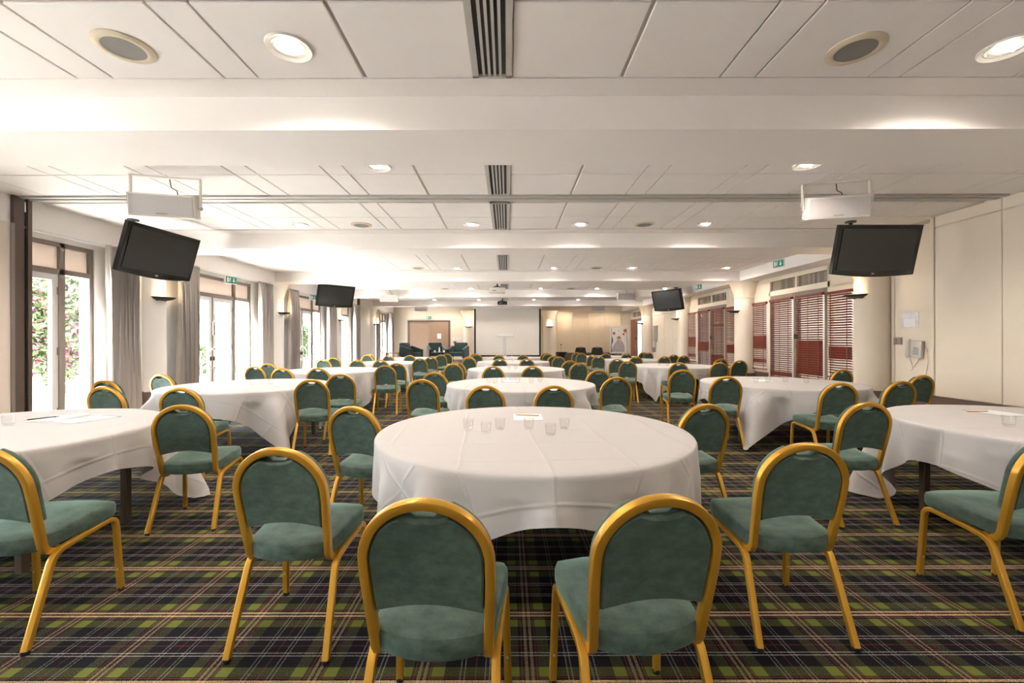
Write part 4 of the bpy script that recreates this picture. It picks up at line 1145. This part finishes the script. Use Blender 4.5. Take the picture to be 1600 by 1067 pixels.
MB().rbox(-.07, .07, -.02, .02, .02, 1.2, .006).build('post', 'acrylic_white', t); MB().rbox(-.28, .28, -.2, .2, 0, .025, .006).build('base', 'acrylic_white', t)
MB().rbox(-.012, .012, -.03, -.02, .28, .34, .003).build('cable_clip', 'black', t)
# flipchart
t = thing('flipchart', 'easel flipchart showing a picture of a figure with red circles', 'flipchart', (5.18, 20.2, 0), math.radians(-6))
Mf = Matrix.Rotation(math.radians(-4), 4, 'X')
bd = MB().rbox(-.42, .42, -.012, .012, .72, 1.98, .006, M=Mf).build('board', 'poster_white', t)
MB().rbox(-.43, .43, -.03, .012, 1.93, 1.985, .006, M=Mf).build('clamp_bar', 'white_frame', t)
for q in (-.34, .34): MB().tube([(q, .02, 1.9), (q * 1.15, -.18, .0)], .014, n=8).build('leg', 'grey_metal', t)
MB().tube([(0, .1, 1.8), (0, .7, 0)], .014, n=8).build('rear_leg', 'grey_metal', t)
def flat(name, mt, poly):
    m_ = MB(); a = [tuple(Mf @ Vector((x_, -.014, z_))) for x_, z_ in poly]; b_ = [tuple(Mf @ Vector((x_, -.0165, z_))) for x_, z_ in poly]
    m_.quadloops([a, b_], cap0=True, cap1=True); m_.build(name, mt, bd)
def circ(cx, cz, r, n=16): return [(cx + r * math.cos(2 * PI * k / n), cz + r * math.sin(2 * PI * k / n)) for k in range(n)]
flat('red_circle', 'poster_red', circ(-.22, 1.66, .065)); flat('red_circle', 'poster_red', circ(.30, 1.78, .085)); flat('red_circle', 'poster_red', circ(.22, 1.62, .05))
flat('figure_body', 'poster_grey', [(-.30, .80), (.25, .80), (.26, 1.05), (.16, 1.28), (.06, 1.36), (-.06, 1.36), (-.18, 1.2), (-.28, 1.0)])
flat('figure_head', 'poster_skin', circ(.0, 1.42, .075)); flat('figure_hair', 'poster_dark', [(-.10, 1.36), (-.08, 1.48), (0, 1.54), (.08, 1.48), (.10, 1.36), (.06, 1.44), (-.06, 1.44)])
flat('dark_branch', 'poster_dark', [(-.38, .78), (-.30, .80), (-.33, 1.1), (-.26, 1.3), (-.30, 1.55), (-.34, 1.3), (-.37, 1.1)])
# meeting chairs and draped stand
def mesh_chair(x_, y_, rz, label):
    t = thing('office_chair', label, 'chair', (x_, y_, 0), math.radians(rz), 'black office chairs by the stage wall')
    MB().rbox(-.23, .23, -.25, .22, .44, .50, .03).build('seat', 'mesh_black', t, True)
    fr = MB(); P = [(-.22, -.24, .56), (-.24, -.27, .8), (-.20, -.30, 1.0), (0, -.31, 1.03), (.20, -.30, 1.0), (.24, -.27, .8), (.22, -.24, .56), (0, -.23, .53), (-.22, -.24, .56)]
    fr.tube(P, .016, n=8, up=(0, 1, 0)).build('back_frame', 'black', t, True)
    MB().quadloops([[(-.21, -.245, .57), (.21, -.245, .57)], [(-.225, -.275, .8), (.225, -.275, .8)], [(-.19, -.302, 1.0), (.19, -.302, 1.0)]], closed=False).build('back_mesh', 'mesh_black', t)
    MB().tube([(0, 0, .08), (0, 0, .44)], .03, n=12).build('column', 'black', t)
    for k in range(5):
        a = 2 * PI * k / 5; MB().tube([(0, 0, .10), (.28 * math.cos(a), .28 * math.sin(a), .055)], .02, n=8).build('foot', 'black', t)
        c_ = MB().lathe([(.025, 0), (.028, .025), (.025, .05)], 10, (.28 * math.cos(a), .28 * math.sin(a), .0)).build('caster', 'black', t)
    for q in (-.27, .27): MB().tube([(q * .8, 0, .46), (q, 0, .66), (q, .15, .67), (q, -.15, .67)], .014, n=8, up=(1, 0, 0)).build('armrest', 'black', t)
mesh_chair(3.18, 19.4, 6, 'black mesh-back office chair beside the draped stand'); mesh_chair(3.98, 19.4, -8, 'black mesh-back office chair nearer the flipchart')
t = thing('draped_stand', 'black cloth-covered stand with a microphone beside the office chairs', 'stand', (2.25, 18.2, 0))
MB().lathe([(.20, .01), (.14, .35), (.12, .6), (.17, .78), (.24, .83), (.24, .845), (0, .848)], 28).build('cover', 'dark_cloth', t, True)
MB().tube([(-.02, 0, .845), (-.02, 0, 1.0), (-.01, -.02, 1.12)], .008, n=8).build('gooseneck', 'grey_metal', t); MB().lathe([(.0, 0), (.025, .01), (.025, .05), (0, .06)], 12, (-.01, -.02, 1.12)).build('microphone_head', 'black', t, True)

# ------------------------------------------------------------------ outdoors
S(MB().box(-40, XL - .22, -12, 40, -.16, -.02).build('ground_terrace', 'stone_terrace'), 'sunlit pale stone terrace')
S(MB().box(-17.2, -17.0, -12, 40, -.02, 2.6).build('wall_garden', 'white_render'), 'white rendered garden wall')
t = thing('swimming_pool', 'turquoise swimming pool beyond the terrace double door', 'pool', (-13.4, 19.6, 0))
MB().box(-2.2, 2.2, -4.5, 4.5, -.03, -.012).build('water', 'pool_water', t)
cp = MB(); cp.box(-2.5, -2.2, -4.8, 4.8, -.02, .03); cp.box(2.2, 2.5, -4.8, 4.8, -.02, .03); cp.box(-2.2, 2.2, -4.8, -4.5, -.02, .03); cp.box(-2.2, 2.2, 4.5, 4.8, -.02, .03); cp.build('coping', 'pool_coping', t)
def bush(x_, y_, rx, ry, rz, zc, nleaf, seed, label, flowers=0.0, lm='leaf', cat='shrub', size=.13):
    rnd = random.Random(seed); t = thing('shrub', label, cat, (x_, y_, -.02))
    tr = MB()
    for k in range(5):
        a = rnd.uniform(0, 6.28); tr.tube([(0, 0, 0), (rx * .3 * math.cos(a), ry * .3 * math.sin(a), zc * .7), (rx * .6 * math.cos(a), ry * .6 * math.sin(a), zc + rz * .3)], .025, n=6)
    tr.build('stem', 'bark', t)
    ms = [MB(), MB()]
    for k in range(nleaf):
        while True:
            p = Vector((rnd.uniform(-1, 1), rnd.uniform(-1, 1), rnd.uniform(-1, 1)))
            if .35 < p.length < 1: break
        lump = .82 + .25 * math.sin(p.x * 6 + seed) * math.sin(p.y * 5) * math.sin(p.z * 7)
        p = Vector((p.x * rx * lump, p.y * ry * lump, zc + p.z * rz * lump))
        if p.z < .05: continue
        d = Vector((rnd.uniform(-1, 1), rnd.uniform(-1, 1), rnd.uniform(-.6, .8))).normalized(); s_ = d.cross(Vector((rnd.random(), rnd.random(), rnd.random()))).normalized()
        l = size * rnd.uniform(.7, 1.4)
        q = ms[1] if rnd.random() < flowers else ms[0]
        i = len(q.v); up_ = d.cross(s_) * l * .12
        q.v += [tuple(p), tuple(p + d * l * .5 + s_ * l * .3 + up_), tuple(p + d * l), tuple(p + d * l * .5 - s_ * l * .3 + up_)]
        q.f += [(i, i + 1, i + 2), (i, i + 2, i + 3)]
    tag(ms[0].build('foliage', lm, t), kind='stuff')
    if flowers: tag(ms[1].build('blossom', 'flower', t), kind='stuff')
bush(-10.2, 9.95, 1.0, 1.35, 1.55, 1.75, 9000, 2, 'large flowering shrub with pink blossom outside the nearest terrace door', .18, 'leaf')
bush(-10.6, 14.9, .5, .5, .6, .7, 2600, 5, 'low green shrub beside the swimming pool', .04, 'leaf')
bush(-9.4, 19.2, .9, 1.2, 1.15, 1.35, 7000, 9, 'leafy green shrub outside the third terrace opening', .0, 'leaf')
bush(-14.6, 12.8, 1.0, 1.0, .9, 1.9, 1800, 14, 'small pink-flowered shrub against the garden wall', .30, 'leaf')
t = thing('palm_plant', 'spiky palm beside the pool', 'plant', (-9.6, 13.2, -.02))
pm = MB(); rnd = random.Random(4)
for k in range(26):
    a = rnd.uniform(0, 6.28); e = rnd.uniform(.5, 1.35); L = rnd.uniform(.7, 1.2)
    pm.tube([(0, 0, .25), (L * .5 * math.cos(a) * math.cos(e), L * .5 * math.sin(a) * math.cos(e), .25 + L * .5 * math.sin(e)), (L * math.cos(a) * math.cos(e), L * math.sin(a) * math.cos(e), .25 + L * .85 * math.sin(e))], .022, .004, n=4)
tag(pm.build('fronds', 'leaf', t), kind='stuff'); MB().lathe([(.10, 0), (.08, .3), (0, .3)], 12).build('stem', 'bark', t)
t = thing('garden_lounger', 'wooden sun lounger on the terrace outside the nearest door', 'lounger', (-8.4, 8.15, -.02), math.radians(12))
for k in range(10): MB().rbox(-.9 + k * .13, -.8 + k * .13, -.33, .33, .30, .325, .003, seg=1).build('slat', 'wood_light', t)
for q in (-.35, .35): MB().box(-.95, .9, q - .02, q + .02, .24, .30).build('side_rail', 'wood_light', t)
for q in (-.85, .75):
    for r_ in (-.33, .33): MB().box(q - .03, q + .03, r_ - .03, r_ + .03, 0, .30).build('leg', 'wood_light', t)
for k in range(5): MB().rbox(.42 + k * .1, .50 + k * .1, -.33, .33, .33 + k * .09, .355 + k * .09, .003, seg=1).build('back_slat', 'wood_light', t)
t = thing('leaning_pole', 'slim dark pole leaning by the pool', 'pole', (-9.9, 14.0, -.02)); MB().tube([(.1, 0, 0), (-.15, .0, 1.9)], .02, n=8).build('shaft', 'grey_metal', t); MB().lathe([(.03, 0), (.03, .06)], 8, (.1, 0, 0)).build('foot', 'black', t)
